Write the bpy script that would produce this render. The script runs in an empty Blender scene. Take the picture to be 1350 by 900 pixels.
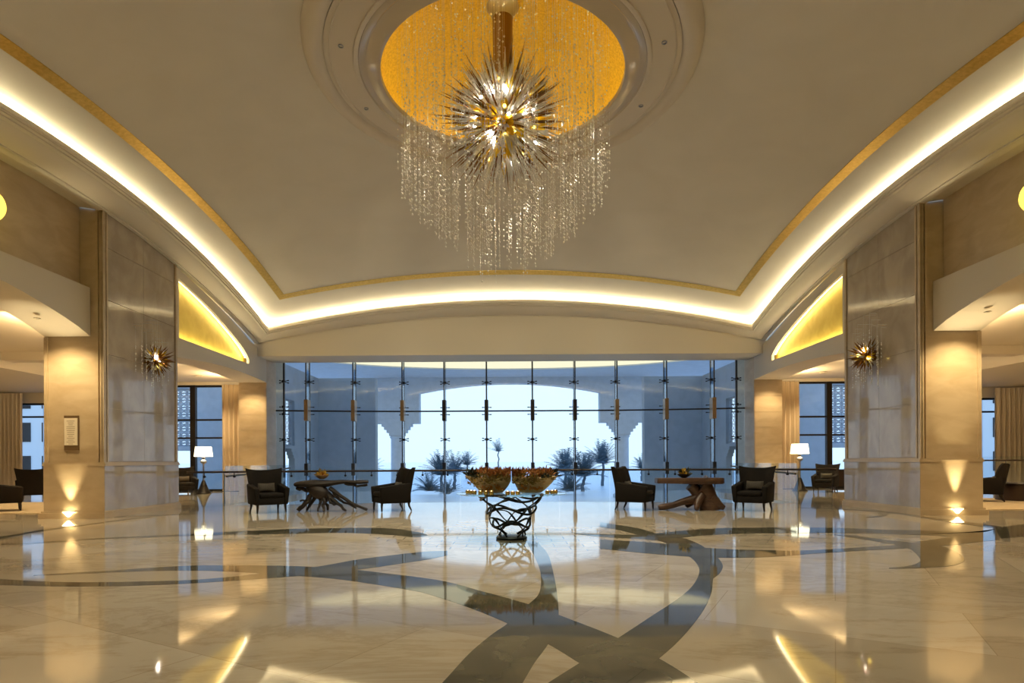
import bpy, bmesh, math, random
from mathutils import Vector, Matrix
R = random.Random(7)
PI = math.pi
sc = bpy.context.scene
C = sc.collection
F, U0, HY, EYE = 780.0, 665.0, 608.0, 1.3          # focal length, principal column, horizon row (1350x900), eye height
YAW, ROLL = .009, .0047

# ---------------------------------------------------------------- materials
def lin(c):
    c /= 255.0
    return c/12.92 if c <= .04045 else ((c+.055)/1.055)**2.4
def rgb(r, g, b): return (lin(r), lin(g), lin(b), 1)
def mat(name, col, rough=.5, metal=0, **kw):
    m = bpy.data.materials.new(name); m.use_nodes = True
    b = m.node_tree.nodes['Principled BSDF']
    b.inputs['Base Color'].default_value = col
    b.inputs['Roughness'].default_value = rough
    b.inputs['Metallic'].default_value = metal
    for k, v in kw.items(): b.inputs[k].default_value = v
    return m
def nn(m, t, **kw):
    n = m.node_tree.nodes.new(t)
    for k, v in kw.items(): setattr(n, k, v)
    return n
def ln(m, a, b): m.node_tree.links.new(a, b)
def noise_mat(name, c1, c2, scale=3, rough=.5, metal=0, detail=6, stretch=(1,1,1), bump=0, lo=.35, hi=.65, coord='pos', **kw):
    m = mat(name, c1, rough, metal, **kw)
    b = m.node_tree.nodes['Principled BSDF']
    if coord == 'pos': src = nn(m, 'ShaderNodeNewGeometry').outputs['Position']
    else: src = nn(m, 'ShaderNodeTexCoord').outputs['Object']
    mp = nn(m, 'ShaderNodeMapping'); mp.inputs['Scale'].default_value = stretch
    n = nn(m, 'ShaderNodeTexNoise'); n.inputs['Scale'].default_value = scale; n.inputs['Detail'].default_value = detail
    n.inputs['Distortion'].default_value = .6
    r = nn(m, 'ShaderNodeValToRGB')
    r.color_ramp.elements[0].color = c1; r.color_ramp.elements[1].color = c2
    r.color_ramp.elements[0].position = lo; r.color_ramp.elements[1].position = hi
    ln(m, src, mp.inputs[0]); ln(m, mp.outputs[0], n.inputs['Vector']); ln(m, n.outputs['Fac'], r.inputs[0]); ln(m, r.outputs[0], b.inputs['Base Color'])
    if bump:
        bp = nn(m, 'ShaderNodeBump'); bp.inputs['Strength'].default_value = bump; bp.inputs['Distance'].default_value = .02
        ln(m, n.outputs['Fac'], bp.inputs['Height']); ln(m, bp.outputs[0], b.inputs['Normal'])
    return m
def emit(name, col, s):
    m = bpy.data.materials.new(name); m.use_nodes = True
    nt = m.node_tree; nt.nodes.clear()
    e = nt.nodes.new('ShaderNodeEmission'); o = nt.nodes.new('ShaderNodeOutputMaterial')
    e.inputs[0].default_value = col; e.inputs[1].default_value = s
    nt.links.new(e.outputs[0], o.inputs[0]); return m
def glass_mat(name, tint, ior=1.5, rough=0.0):
    m = bpy.data.materials.new(name); m.use_nodes = True
    nt = m.node_tree; nt.nodes.clear()
    t = nt.nodes.new('ShaderNodeBsdfTransparent'); g = nt.nodes.new('ShaderNodeBsdfGlossy'); f = nt.nodes.new('ShaderNodeFresnel')
    mx = nt.nodes.new('ShaderNodeMixShader'); o = nt.nodes.new('ShaderNodeOutputMaterial')
    t.inputs[0].default_value = tint; g.inputs['Roughness'].default_value = rough; f.inputs[0].default_value = ior
    ge = nt.nodes.new('ShaderNodeNewGeometry'); m1 = nt.nodes.new('ShaderNodeMath'); m1.operation = 'MULTIPLY_ADD'; m1.inputs[1].default_value = -2; m1.inputs[2].default_value = 1
    pw = nt.nodes.new('ShaderNodeMath'); pw.operation = 'POWER'; pw.inputs[0].default_value = ior
    nt.links.new(ge.outputs['Backfacing'], m1.inputs[0]); nt.links.new(m1.outputs[0], pw.inputs[1]); nt.links.new(pw.outputs[0], f.inputs[0])
    nt.links.new(f.outputs[0], mx.inputs[0]); nt.links.new(t.outputs[0], mx.inputs[1]); nt.links.new(g.outputs[0], mx.inputs[2])
    nt.links.new(mx.outputs[0], o.inputs[0]); return m

def marble_floor():
    m = mat('polished_marble', (.6,.5,.36,1), .05)
    b = m.node_tree.nodes['Principled BSDF']
    g = nn(m, 'ShaderNodeNewGeometry')
    def tiles(size, rot, seed):
        mp = nn(m, 'ShaderNodeMapping'); mp.inputs['Rotation'].default_value = (0,0,rot)
        ln(m, g.outputs['Position'], mp.inputs[0])
        br = nn(m, 'ShaderNodeTexBrick'); br.offset = .5
        br.inputs['Scale'].default_value = 1; br.inputs['Brick Width'].default_value = size*1.5; br.inputs['Row Height'].default_value = size
        br.inputs['Mortar Size'].default_value = (.004 if size > 1 else .011); br.inputs['Mortar Smooth'].default_value = .2; br.inputs['Bias'].default_value = 0
        br.inputs['Color1'].default_value = (.44,.375,.28,1); br.inputs['Color2'].default_value = (.55,.485,.385,1)
        br.inputs['Mortar'].default_value = (.36,.29,.21,1) if size > 1 else (.26,.21,.15,1)
        ln(m, mp.outputs[0], br.inputs['Vector']); return br.outputs['Color']
    big = tiles(1.25, .5, 0); small = tiles(.30, 0, 1)
    sep = nn(m, 'ShaderNodeVectorMath', operation='DISTANCE'); sep.inputs[1].default_value = (0.4,11.6,0)
    ln(m, g.outputs['Position'], sep.inputs[0])
    lt = nn(m, 'ShaderNodeMath', operation='LESS_THAN'); lt.inputs[1].default_value = 3.1; ln(m, sep.outputs['Value'], lt.inputs[0])
    mx = nn(m, 'ShaderNodeMixRGB'); ln(m, lt.outputs[0], mx.inputs[0]); ln(m, big, mx.inputs[1]); ln(m, small, mx.inputs[2])
    mp = nn(m, 'ShaderNodeMapping'); mp.inputs['Rotation'].default_value = (0,0,.6); mp.inputs['Scale'].default_value = (.45,1.0,1)
    ln(m, g.outputs['Position'], mp.inputs[0])
    n = nn(m, 'ShaderNodeTexNoise'); n.inputs['Scale'].default_value = .8; n.inputs['Detail'].default_value = 12; n.inputs['Roughness'].default_value = .68; n.inputs['Distortion'].default_value = .5
    ln(m, mp.outputs[0], n.inputs['Vector'])
    r = nn(m, 'ShaderNodeValToRGB'); e = r.color_ramp.elements
    e[0].position = .30; e[0].color = (.72,.69,.65,1); e[1].position = .66; e[1].color = (1,1,1,1)
    x = e.new(.44); x.color = (.93,.92,.90,1); x = e.new(.47); x.color = (.74,.69,.62,1); x = e.new(.485); x.color = (.86,.83,.79,1); x = e.new(.52); x.color = (.98,.97,.96,1)
    ln(m, n.outputs['Fac'], r.inputs[0])
    mu = nn(m, 'ShaderNodeMixRGB', blend_type='MULTIPLY'); mu.inputs[0].default_value = .8
    ln(m, mx.outputs[0], mu.inputs[1]); ln(m, r.outputs[0], mu.inputs[2]); ln(m, mu.outputs[0], b.inputs['Base Color'])
    return m

M = {}
M['floor'] = marble_floor()
M['inlay'] = noise_mat('dark_marble', rgb(70,70,60), rgb(100,96,80), 2.2, .04, detail=9, stretch=(1,1,1))
M['ceil'] = noise_mat('ceiling_plaster', (.62,.585,.53,1), (.59,.555,.50,1), .8, .75)
M['cornice'] = mat('cornice_plaster', (.70,.64,.54,1), .6)
M['wallstone'] = noise_mat('travertine', (.50,.39,.25,1), (.59,.48,.33,1), 1.6, .38, stretch=(1,1,2.2), detail=9)
M['pierside'] = noise_mat('polished_cream_marble', (.38,.325,.26,1), (.49,.425,.345,1), 1.4, .045, detail=9, stretch=(1,1.4,1))
M['plaster'] = mat('beam_plaster', (.70,.64,.54,1), .7)
M['goldstrip'] = noise_mat('gold_mosaic', (.80,.56,.16,1), (.66,.44,.10,1), 14, .32, .85)
M['golddome'] = noise_mat('gold_leaf_mosaic', (.86,.54,.03,1), (.70,.41,.02,1), 26, .5, .45, lo=.4, hi=.6)
M['goldpanel'] = noise_mat('gold_leaf', (.88,.66,.12,1), (.80,.57,.08,1), 3, .55, .35)
M['ringgloss'] = mat('lacquered_ring', (.50,.44,.36,1), .12)
M['ring'] = mat('ring_plaster', (.56,.50,.42,1), .5)
M['led'] = emit('led_warm', (1,.85,.52,1), 85)
M['led2'] = emit('led_lunette', (1,.84,.50,1), 15)
M['led3'] = emit('led_dome', (1,.84,.52,1), 13)
M['recessglow'] = emit('recess_glow', (1,.86,.56,1), 1.0)
M['bronze'] = mat('dark_bronze', (.035,.030,.028,1), .35, .7)
M['bronzewarm'] = mat('bronze_plate', (.26,.17,.09,1), .4, .6)
M['steel'] = mat('brushed_steel', (.35,.36,.37,1), .35, .9)
M['rail'] = mat('handrail_wood', (.030,.018,.014,1), .3)
M['glass'] = glass_mat('clear_glass', (.90,.955,1,1))
M['railglass'] = glass_mat('rail_glass', (.93,.97,.985,1))
M['fin'] = glass_mat('fin_glass', (.62,.74,.84,1))
M['tableglass'] = glass_mat('table_glass', (.80,.92,.93,1), 1.55)
M['fabric'] = noise_mat('espresso_fabric', (.007,.0055,.0045,1), (.011,.0085,.007,1), 60, .8, **{'Specular IOR Level': .2})
M['pillow'] = noise_mat('woven_pillow', (.040,.034,.028,1), (.07,.06,.046,1), 70, .85)
M['legwood'] = mat('black_wood', (.012,.008,.007,1), .4)
M['root'] = noise_mat('dark_driftwood', (.010,.006,.0045,1), (.020,.012,.009,1), 9, .6, stretch=(1,1,4), bump=.4)
M['trunk'] = noise_mat('reddish_wood', (.046,.022,.013,1), (.088,.045,.026,1), 5, .42, stretch=(1,1,4), bump=.4)
M['iron'] = mat('black_iron', (.010,.010,.011,1), .42, .5)
M['ext'] = noise_mat('dusk_tinted_stone', (.50,.54,.58,1), (.56,.60,.64,1), 2, .8)  # cool tint puts blue dusk light into the stone colour
M['ground'] = noise_mat('pale_paving', (.78,.76,.72,1), (.84,.82,.78,1), .2, .35)
M['curtain'] = noise_mat('beige_curtain', (.50,.40,.27,1), (.56,.45,.31,1), 2, .9, stretch=(6,6,.3))
M['sheer'] = noise_mat('sheer_curtain', (.62,.55,.46,1), (.74,.67,.57,1), 2, .9, stretch=(6,6,.3))
M['shade'] = emit('lamp_shade_glow', (1,.86,.58,1), 2.6)
M['bulb'] = emit('lamp_glass', (1,.92,.76,1), 55)
M['bulbamber'] = emit('amber_lamp_glass', (1,.70,.12,1), 6)
M['crystal'] = mat('clear_crystal', (1,1,1,1), .18, .35, **{'Specular IOR Level': 1.0})
M['wire'] = mat('wire', (.6,.56,.5,1), .3, .5)
def petal(name, col):
    m = bpy.data.materials.new(name); m.use_nodes = True; nt = m.node_tree; nt.nodes.clear()
    d = nt.nodes.new('ShaderNodeBsdfDiffuse'); t = nt.nodes.new('ShaderNodeBsdfTranslucent'); g = nt.nodes.new('ShaderNodeBsdfGlossy'); a = nt.nodes.new('ShaderNodeMixShader'); b = nt.nodes.new('ShaderNodeMixShader'); o = nt.nodes.new('ShaderNodeOutputMaterial')
    d.inputs[0].default_value = col; t.inputs[0].default_value = col; g.inputs['Roughness'].default_value = .12; a.inputs[0].default_value = .55; b.inputs[0].default_value = .12
    nt.links.new(d.outputs[0], a.inputs[1]); nt.links.new(t.outputs[0], a.inputs[2]); nt.links.new(a.outputs[0], b.inputs[1]); nt.links.new(g.outputs[0], b.inputs[2]); nt.links.new(b.outputs[0], o.inputs[0]); return m
M['sp_white'] = petal('milk_glass', (.96,.96,.96,1)); M['sp_amber'] = petal('amber_glass', (.95,.70,.06,1))
M['sp_brown'] = petal('brown_glass', (.26,.12,.03,1))
M['stem'] = mat('antique_gold', (.24,.13,.04,1), .4, .7)
M['rug'] = noise_mat('rug', (.45,.36,.24,1), (.50,.41,.28,1), 8, .95)
M['lime'] = mat('sign_card', (.80,.72,.58,1), .6)
M['ink'] = mat('sign_ink', (.35,.27,.18,1), .7)
M['uplight'] = emit('uplight_glow', (1,.80,.42,1), 10)
M['amberdisc'] = emit('amber_globe', (1,.74,.10,1), 1.6)
M['bowl'] = noise_mat('sand_ceramic', (.42,.31,.19,1), (.55,.42,.27,1), 6, .8, bump=.2)
M['moss'] = noise_mat('olive_foliage', (.17,.12,.035,1), (.26,.19,.06,1), 12, .8)
M['rust'] = noise_mat('rust_flowers', (.26,.085,.022,1), (.36,.16,.035,1), 14, .8)
M['darkleaf'] = mat('dark_leaf', (.022,.030,.015,1), .6)
M['orangeflower'] = mat('orange_petals', (.50,.20,.04,1), .6)
M['yellowflower'] = mat('yellow_petals', (.60,.38,.04,1), .6)
M['votive'] = mat('gold_votive', (.75,.48,.14,1), .25, .9)
M['flame'] = emit('candle_flame', (1,.75,.35,1), 9)
M['white'] = mat('white_ceramic', (.75,.74,.70,1), .3)
M['palm'] = noise_mat('hazed_palm_leaf', (.085,.13,.15,1), (.13,.18,.20,1), 8, .9)  # blue-grey cast puts haze and dusk light into the leaf colour
M['palmtrunk'] = mat('hazed_palm_trunk', (.14,.16,.17,1), .9)  # same haze cast mixed into the trunk colour
M['sea'] = mat('hazed_sea_water', (.85,.86,.86,1), .08)  # base colour paled so that it suggests haze at the horizon

# ---------------------------------------------------------------- mesh builder
class MB:
    def __init__(s): s.v = []; s.f = []; s.sm = []
    def add(s, vs, fs, smooth=True):
        o = len(s.v); s.v += [tuple(p) for p in vs]
        for f in fs: s.f.append([i+o for i in f]); s.sm.append(smooth)
        return s
    def box(s, x0, x1, y0, y1, z0, z1):
        x0, x1 = min(x0,x1), max(x0,x1); y0, y1 = min(y0,y1), max(y0,y1); z0, z1 = min(z0,z1), max(z0,z1)
        v = [(x0,y0,z0),(x1,y0,z0),(x1,y1,z0),(x0,y1,z0),(x0,y0,z1),(x1,y0,z1),(x1,y1,z1),(x0,y1,z1)]
        return s.add(v, [(0,3,2,1),(4,5,6,7),(0,1,5,4),(1,2,6,5),(2,3,7,6),(3,0,4,7)], False)
    def hexa(s, v):  # 8 corners, same order as box
        return s.add(v, [(0,3,2,1),(4,5,6,7),(0,1,5,4),(1,2,6,5),(2,3,7,6),(3,0,4,7)], False)
    def rbox(s, x0, x1, y0, y1, z0, z1, r=.03, seg=3):
        return s.rhexa([(x0,y0,z0),(x1,y0,z0),(x1,y1,z0),(x0,y1,z0),(x0,y0,z1),(x1,y0,z1),(x1,y1,z1),(x0,y1,z1)], r, seg)
    def rhexa(s, v, r=.03, seg=3):
        bm = bmesh.new(); vs = [bm.verts.new(p) for p in v]
        for f in [(0,3,2,1),(4,5,6,7),(0,1,5,4),(1,2,6,5),(2,3,7,6),(3,0,4,7)]: bm.faces.new([vs[i] for i in f])
        bmesh.ops.bevel(bm, geom=bm.edges[:], offset=r, segments=seg, profile=.5, affect='EDGES', clamp_overlap=True)
        bm.verts.index_update()
        s.add([q.co[:] for q in bm.verts], [[q.index for q in f.verts] for f in bm.faces]); bm.free(); return s
    def tube(s, pts, rad, n=8, cap=True, flat=1.0, closed=False):
        pts = [Vector(p) for p in pts]; m = len(pts)
        if not hasattr(rad, '__len__'): rad = [rad]*m
        o = len(s.v); up = None; fs = []; vs = []
        for i, p in enumerate(pts):
            if closed: t = pts[(i+1) % m]-pts[i-1]
            else: t = pts[min(i+1,m-1)]-pts[max(i-1,0)]
            if t.length < 1e-9: t = Vector((0,0,1))
            t.normalize()
            if up is None:
                a = Vector((0,0,1)) if abs(t.z) < .9 else Vector((1,0,0)); up = (a-t*a.dot(t)).normalized()
            else:
                up = up-t*up.dot(t); up = up.normalized() if up.length > 1e-6 else Vector((1,0,0))
            sd = t.cross(up)
            for k in range(n):
                a = 2*PI*k/n; vs.append(p+(sd*math.cos(a)*flat+up*math.sin(a))*rad[i])
        for i in range(m if closed else m-1):
            j = (i+1) % m
            for k in range(n): fs.append((i*n+k, i*n+(k+1)%n, j*n+(k+1)%n, j*n+k))
        if cap and not closed: fs.append(tuple(range(n-1,-1,-1))); fs.append(tuple((m-1)*n+k for k in range(n)))
        return s.add(vs, fs)
    def lathe(s, prof, n=32, c=(0,0,0), sx=1, sy=1):
        vs = []; fs = []; m = len(prof)
        for (r, z) in prof:
            for k in range(n):
                a = 2*PI*k/n; vs.append((c[0]+r*sx*math.cos(a), c[1]+r*sy*math.sin(a), c[2]+z))
        for i in range(m-1):
            for k in range(n): fs.append((i*n+k, i*n+(k+1)%n, (i+1)*n+(k+1)%n, (i+1)*n+k))
        return s.add(vs, fs)
    def grid(s, fn, nu, nv, flip=False):
        vs = [fn(i/nu, j/nv) for i in range(nu+1) for j in range(nv+1)]; fs = []
        for i in range(nu):
            for j in range(nv):
                q = (i*(nv+1)+j, (i+1)*(nv+1)+j, (i+1)*(nv+1)+j+1, i*(nv+1)+j+1)
                fs.append(q[::-1] if flip else q)
        return s.add(vs, fs)
    def loft(s, rings, cap=True):
        n = len(rings[0]); vs = [p for r in rings for p in r]; fs = []
        for i in range(len(rings)-1):
            for k in range(n): fs.append((i*n+k, i*n+(k+1)%n, (i+1)*n+(k+1)%n, (i+1)*n+k))
        if cap: fs.append(tuple(range(n-1,-1,-1))); fs.append(tuple((len(rings)-1)*n+k for k in range(n)))
        return s.add(vs, fs)
    def prism(s, poly, z0, z1):
        n = len(poly); vs = [(x,y,z0) for x,y in poly]+[(x,y,z1) for x,y in poly]
        fs = [tuple(range(n-1,-1,-1)), tuple(range(n,2*n))]+[(k,(k+1)%n,n+(k+1)%n,n+k) for k in range(n)]
        return s.add(vs, fs, False)
    def ball(s, c, r, n=10, m=6, sz=1):
        return s.lathe([(r*math.sin(PI*i/m)+1e-5, -r*sz*math.cos(PI*i/m)) for i in range(m+1)], n, c)
    def xf(s, mtx, start=0):
        s.v = s.v[:start]+[tuple(mtx @ Vector(p)) for p in s.v[start:]]; return s
    def build(s, name, m, parent=None, smooth_angle=40):
        me = bpy.data.meshes.new(name); me.from_pydata(s.v, [], s.f)
        me.polygons.foreach_set('use_smooth', s.sm)
        bm = bmesh.new(); bm.from_mesh(me); bmesh.ops.recalc_face_normals(bm, faces=bm.faces); bm.to_mesh(me); bm.free()
        try: me.set_sharp_from_angle(angle=math.radians(smooth_angle))
        except Exception: pass
        for q in (m if isinstance(m, list) else [m]): me.materials.append(M[q] if isinstance(q, str) else q)
        o = bpy.data.objects.new(name, me); C.objects.link(o)
        if parent: o.parent = parent
        return o
def thing(name, label, cat, loc=(0,0,0), rz=0, group=None):
    o = bpy.data.objects.new(name, None); C.objects.link(o); o.empty_display_size = .2
    o.location = loc; o.rotation_euler = (0,0,rz); o['label'] = label; o['category'] = cat
    if group: o['group'] = group
    return o
def tag(o, label, cat, group=None):
    o['label'] = label; o['category'] = cat
    if group: o['group'] = group
    return o
def struct(o, label=None, cat=None):
    o['kind'] = 'structure'
    if label: o['label'] = label
    if cat: o['category'] = cat
    return o
def dup(root, loc, rz, label=None, group=None):
    def cp(o, par):
        c = o.copy(); C.objects.link(c)
        if par: c.parent = par
        for ch in list(o.children): cp(ch, c)
        return c
    r = cp(root, None); r.location = loc; r.rotation_euler = (0,0,rz)
    if label: r['label'] = label
    if group: r['group'] = group
    return r
def light(name, typ, loc, power, col=(1,.8,.5), rot=None, target=None, parent=None, **kw):
    l = bpy.data.lights.new(name, typ); l.energy = power; l.color = col
    for k, v in kw.items(): setattr(l, k, v)
    o = bpy.data.objects.new(name, l); C.objects.link(o); o.location = loc
    if target is not None: o.rotation_euler = (Vector(target)-Vector(loc)).to_track_quat('-Z','Y').to_euler()
    return o
def cr(pts, n=8):  # Catmull-Rom through 2D/3D points
    P = [Vector(p) for p in pts]; out = []
    for i in range(len(P)-1):
        a, b, c, d = P[max(i-1,0)], P[i], P[i+1], P[min(i+2,len(P)-1)]
        for k in range(n):
            t = k/n
            out.append(.5*((2*b)+(c-a)*t+(2*a-5*b+4*c-d)*t*t+(3*b-a-3*c+d)*t**3))
    out.append(P[-1]); return out

def ux(u, d):  # lateral place of something seen in column u at depth d
    a = (u-U0)/F; return d*(a*math.cos(YAW)-math.sin(YAW))/(a*math.sin(YAW)+math.cos(YAW))
# ---------------------------------------------------------------- room constants
YC, HX, HL = 12.6, 8.9, 9.2                # room centre depth, half width / half length at the cornice lip
L0 = 9.6                                   # face of the piers
def zside(y): return 7.74-.0175*(y-YC)**2
def zback(x): return 7.255-.0129*x*x
def zc(x, y):
    x = max(-9.0, min(9.0, x)); v = max(-9.3, min(9.3, y-YC))
    z = 8.88-.0128*x*x-.0165*v*v
    return z+.25*max(0,1-(x/7.9)**2)*max(0,1-(v/7.9)**2)
DX, DY = -.10, 11.55                       # centre of the dome

# ---------------------------------------------------------------- floor
def rail_y(x): return 18.9-1.5*(x/9.6)**2
fl = MB()
fl.box(-24.3, 24.3, -6.3, 16.9, -.25, 0)
N = 24
arc = [(-8.6+17.2*i/N) for i in range(N+1)]
for i in range(N):
    a, b = arc[i], arc[i+1]
    fl.hexa([(a,16.9,-.25),(b,16.9,-.25),(b,rail_y(b)+.12,-.25),(a,rail_y(a)+.12,-.25),(a,16.9,0),(b,16.9,0),(b,rail_y(b)+.12,0),(a,rail_y(a)+.12,0)])
for s in (-1,1): fl.box(s*8.6, s*24.3, 16.9, 27.2, -.25, 0)
struct(fl.build('floor', 'floor'), 'polished cream marble lobby floor with dark swirling bands', 'floor')
lo = MB(); lo.box(-8.7, 8.7, 18.0, 25.3, -2.7, -2.5); struct(lo.build('floor_lower', 'floor'), 'lower floor of the sunken strip before the glass wall', 'floor')
def fw(u, v):  # a traced corner of the inlay, on the floor plane
    a, b = (u-U0)/F, (HY-v)/F
    a, b = a*math.cos(ROLL)+b*math.sin(ROLL), b*math.cos(ROLL)-a*math.sin(ROLL)
    k = EYE/max(1e-6,-b); x, y = a*k, k
    return (x*math.cos(YAW)-y*math.sin(YAW), x*math.sin(YAW)+y*math.cos(YAW))
def band(up, dn, k):
    A = cr([fw(*p) for p in up], 8); B = cr([fw(*p) for p in dn], 8)
    n = 90
    def res(P):
        L = [0]
        for i in range(1, len(P)): L.append(L[-1]+(P[i]-P[i-1]).length)
        o = []; j = 0
        for i in range(n+1):
            t = L[-1]*i/n
            while j < len(L)-2 and L[j+1] < t: j += 1
            q = (t-L[j])/max(1e-9, L[j+1]-L[j]); o.append(P[j].lerp(P[j+1], min(1,q)))
        return o
    A, B = res(A), res(B); z0, z1 = -.01, .0012+.0002*k
    vs = [(p.x,p.y,z1) for p in A]+[(p.x,p.y,z1) for p in B]+[(p.x,p.y,z0) for p in A]+[(p.x,p.y,z0) for p in B]
    m = n+1; fs = []
    for i in range(n):
        fs += [(i,i+1,m+i+1,m+i), (2*m+i,2*m+i+1,i+1,i), (m+i,m+i+1,3*m+i+1,3*m+i)]
    mb = MB(); mb.add(vs, fs, False)
    o = mb.build('floor_inlay', 'inlay'); struct(o); return o
BANDS = [
 ([(560,922),(583,900),(620,860),(650,835),(670,821),(695,798),(711,781),(713,758),(708,741),(699,722),(694,714)],
  [(668,935),(689,900),(705,873),(723,848),(735,820),(736,799),(732,767),(724,734),(716,722),(706,714),(696,713)]),
 ([(44,758),(110,754),(190,749),(252,745.5),(326,745),(400,746.5),(469,751),(507,755.4),(578,764.5),(631,778),(696,796),(738,811),(815,841),(871,869),(920,900),(975,940)],
  [(44,758.6),(110,756),(190,752.8),(252,752),(296,753),(345,755.7),(395,759.2),(448,763.7),(537,777),(567,784),(619,801),(670,822),(723,849),(764,874),(806,900),(860,940)]),
 ([(-60,759),(0,763),(74,767),(148,767),(237,765),(296,761),(345,755.6),(417,747),(478,736.5),(555,727.5),(590,726)],
  [(-60,769),(0,771),(74,772.6),(148,772.6),(237,769.6),(296,766),(395,759),(469,751),(507,746),(560,738),(590,732)]),
 ([(-40,719),(0,716.6),(59,713.7),(118,709.8),(193,706.4),(252,703.6),(296,701.2),(355,698.5),(389,697),(478,695.6),(522,697),(552,701.5),(564,705)],
  [(-40,721.5),(0,718.4),(59,715.2),(118,711.3),(193,708),(252,706),(296,704.8),(359,704),(448,702.4),(507,704.5),(546,708),(558,707),(564,705.3)]),
 ([(-40,712),(0,707.5),(59,697.7),(118,690.2),(178,682.6),(237,677)], [(-40,716),(0,710.5),(59,699.6),(118,691.6),(178,683.6),(237,677.6)]),
 ([(791,688),(822,693),(843.5,696.7),(865,702.7),(893,707.5),(912.6,713),(927,720),(937,729),(944,742),(943,756),(940,764),(938,781),(927,805),(901,838),(869.6,867),(806,915),(760,950)],
  [(791,694.5),(813,698),(839,704.5),(860,710),(879,716.4),(896,725),(908,733),(917,741),(922,752),(916,768),(898,786),(856,814),(815,841),(764,874),(723,900),(680,930),(660,950)]),
 ([(938,729),(946,735),(951,741),(953,747),(950,754),(945,759),(939.5,763)], [(936,732),(938,737),(940,741),(941,747),(941,752),(940,757),(939,763)]),
 ([(756,702.8),(798,704),(839,705),(865,703),(893,700),(948,696.2),(1000,695.3),(1039,695),(1113,696),(1187,698.5),(1246,700),(1294,701.5),(1320,695),(1350,690.5),(1400,684)],
  [(756,703.6),(798,708),(839,710),(865,712),(893,709.5),(936,705),(1000,703),(1068,702.5),(1110,702.5),(1202,704.5),(1252,707),(1294,711.5),(1320,709.5),(1350,707),(1400,702)]),
 ([(791,711),(843.5,714),(880,717),(919,721),(952.6,723.5),(1000,725),(1057,725.5),(1128,722),(1187,717.5),(1230,711),(1264,706),(1300,702)],
  [(791,723),(846,728.7),(905,733.3),(948,735),(1000,734.6),(1030,733),(1083,729),(1157,724.5),(1199,722.5),(1234,720),(1276,716),(1320,711)]),
 ([(1100,704),(1128,706),(1172,712),(1231.5,718.5),(1258,726),(1271.5,737.6),(1258,745),(1225.6,748),(1198,749),(1172,749.2)],
  [(1100,704.6),(1124,708.5),(1155,713.5),(1185,719),(1202,725),(1213,737),(1208,743),(1196,746),(1186,747.5),(1172,748.6)]),
 ([(1048,668.6),(1113,670.6),(1172,674.2),(1231,682.5),(1291,690),(1320,694)], [(1048,669),(1113,671.4),(1172,675.6),(1231,685),(1291,693.5),(1320,698)]),
 ([(1142,681.6),(1158,679.5),(1164,678),(1158,676.6),(1172,676.4)], [(1142,681.9),(1162,681),(1170,679),(1171,677.4),(1172,676.6)]),
 ([(60,681.4),(140,681.2),(200,679),(262,676.6)], [(60,682.4),(140,682),(200,679.6),(262,677.1)]),
]
for k, (a, b) in enumerate(BANDS): band(a, b, k)

# ---------------------------------------------------------------- ceiling, ring, dome
def rect_hit(a, hx, hy0, hy1):
    c, s = math.cos(a), math.sin(a); t = 1e9
    if c > 1e-9: t = min(t, (hx-DX)/c)
    if c < -1e-9: t = min(t, (-hx-DX)/c)
    if s > 1e-9: t = min(t, (hy1-DY)/s)
    if s < -1e-9: t = min(t, (hy0-DY)/s)
    return t
RH = 3.62
hx, y0, y1 = HX+.58, YC-HL-.58, YC+HL+.58
angs = sorted([2*PI*k/180 for k in range(180)]+[math.atan2(y-DY, x-DX) % (2*PI) for x in (-hx,hx) for y in (y0,y1)])
ce = MB(); vs = []; NT = 22
for a in angs:
    T = rect_hit(a, hx, y0, y1)
    for j in range(NT+1):
        r = RH+(T-RH)*(j/NT); x, y = DX+r*math.cos(a), DY+r*math.sin(a)
        w = max(0, min(1, (r-RH)/1.3)); w = w*w*(3-2*w)
        vs.append((x, y, 8.93*(1-w)+zc(x,y)*w))
fs = []
n = len(angs)
for i in range(n):
    for j in range(NT): fs.append((i*(NT+1)+j, ((i+1)%n)*(NT+1)+j, ((i+1)%n)*(NT+1)+j+1, i*(NT+1)+j+1))
ce.add(vs, fs)
struct(ce.build('ceiling', 'ceil'), 'shallow vaulted plaster ceiling over the lobby', 'ceiling')
# inlaid gold strip
def strip_pt(u, off):  # u in 0..4 round the rectangle
    h = 7.9+off; k = int(u) % 4; t = (u-int(u))*2-1
    x, y = [(t*h, h), (h, -t*h), (-t*h, -h), (-h, t*h)][k]
    return x, YC+y*1.0
st = MB(); nS = 160; ring = []
for i in range(nS):
    u = 4*i/nS; p, q = strip_pt(u, -.12), strip_pt(u, .12)
    ring.append((p, q))
vs = []
for p, q in ring:
    vs += [(p[0],p[1],zc(*p)+.03), (p[0],p[1],zc(*p)-.012), (q[0],q[1],zc(*q)-.012), (q[0],q[1],zc(*q)+.03)]
fs = []
for i in range(nS):
    j = (i+1) % nS
    for k in range(3): fs.append((i*4+k, i*4+k+1, j*4+k+1, j*4+k))
st.add(vs, fs)
struct(st.build('trim_1', 'goldstrip'), 'thin gold mosaic strip inlaid around the ceiling', 'trim')
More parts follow.
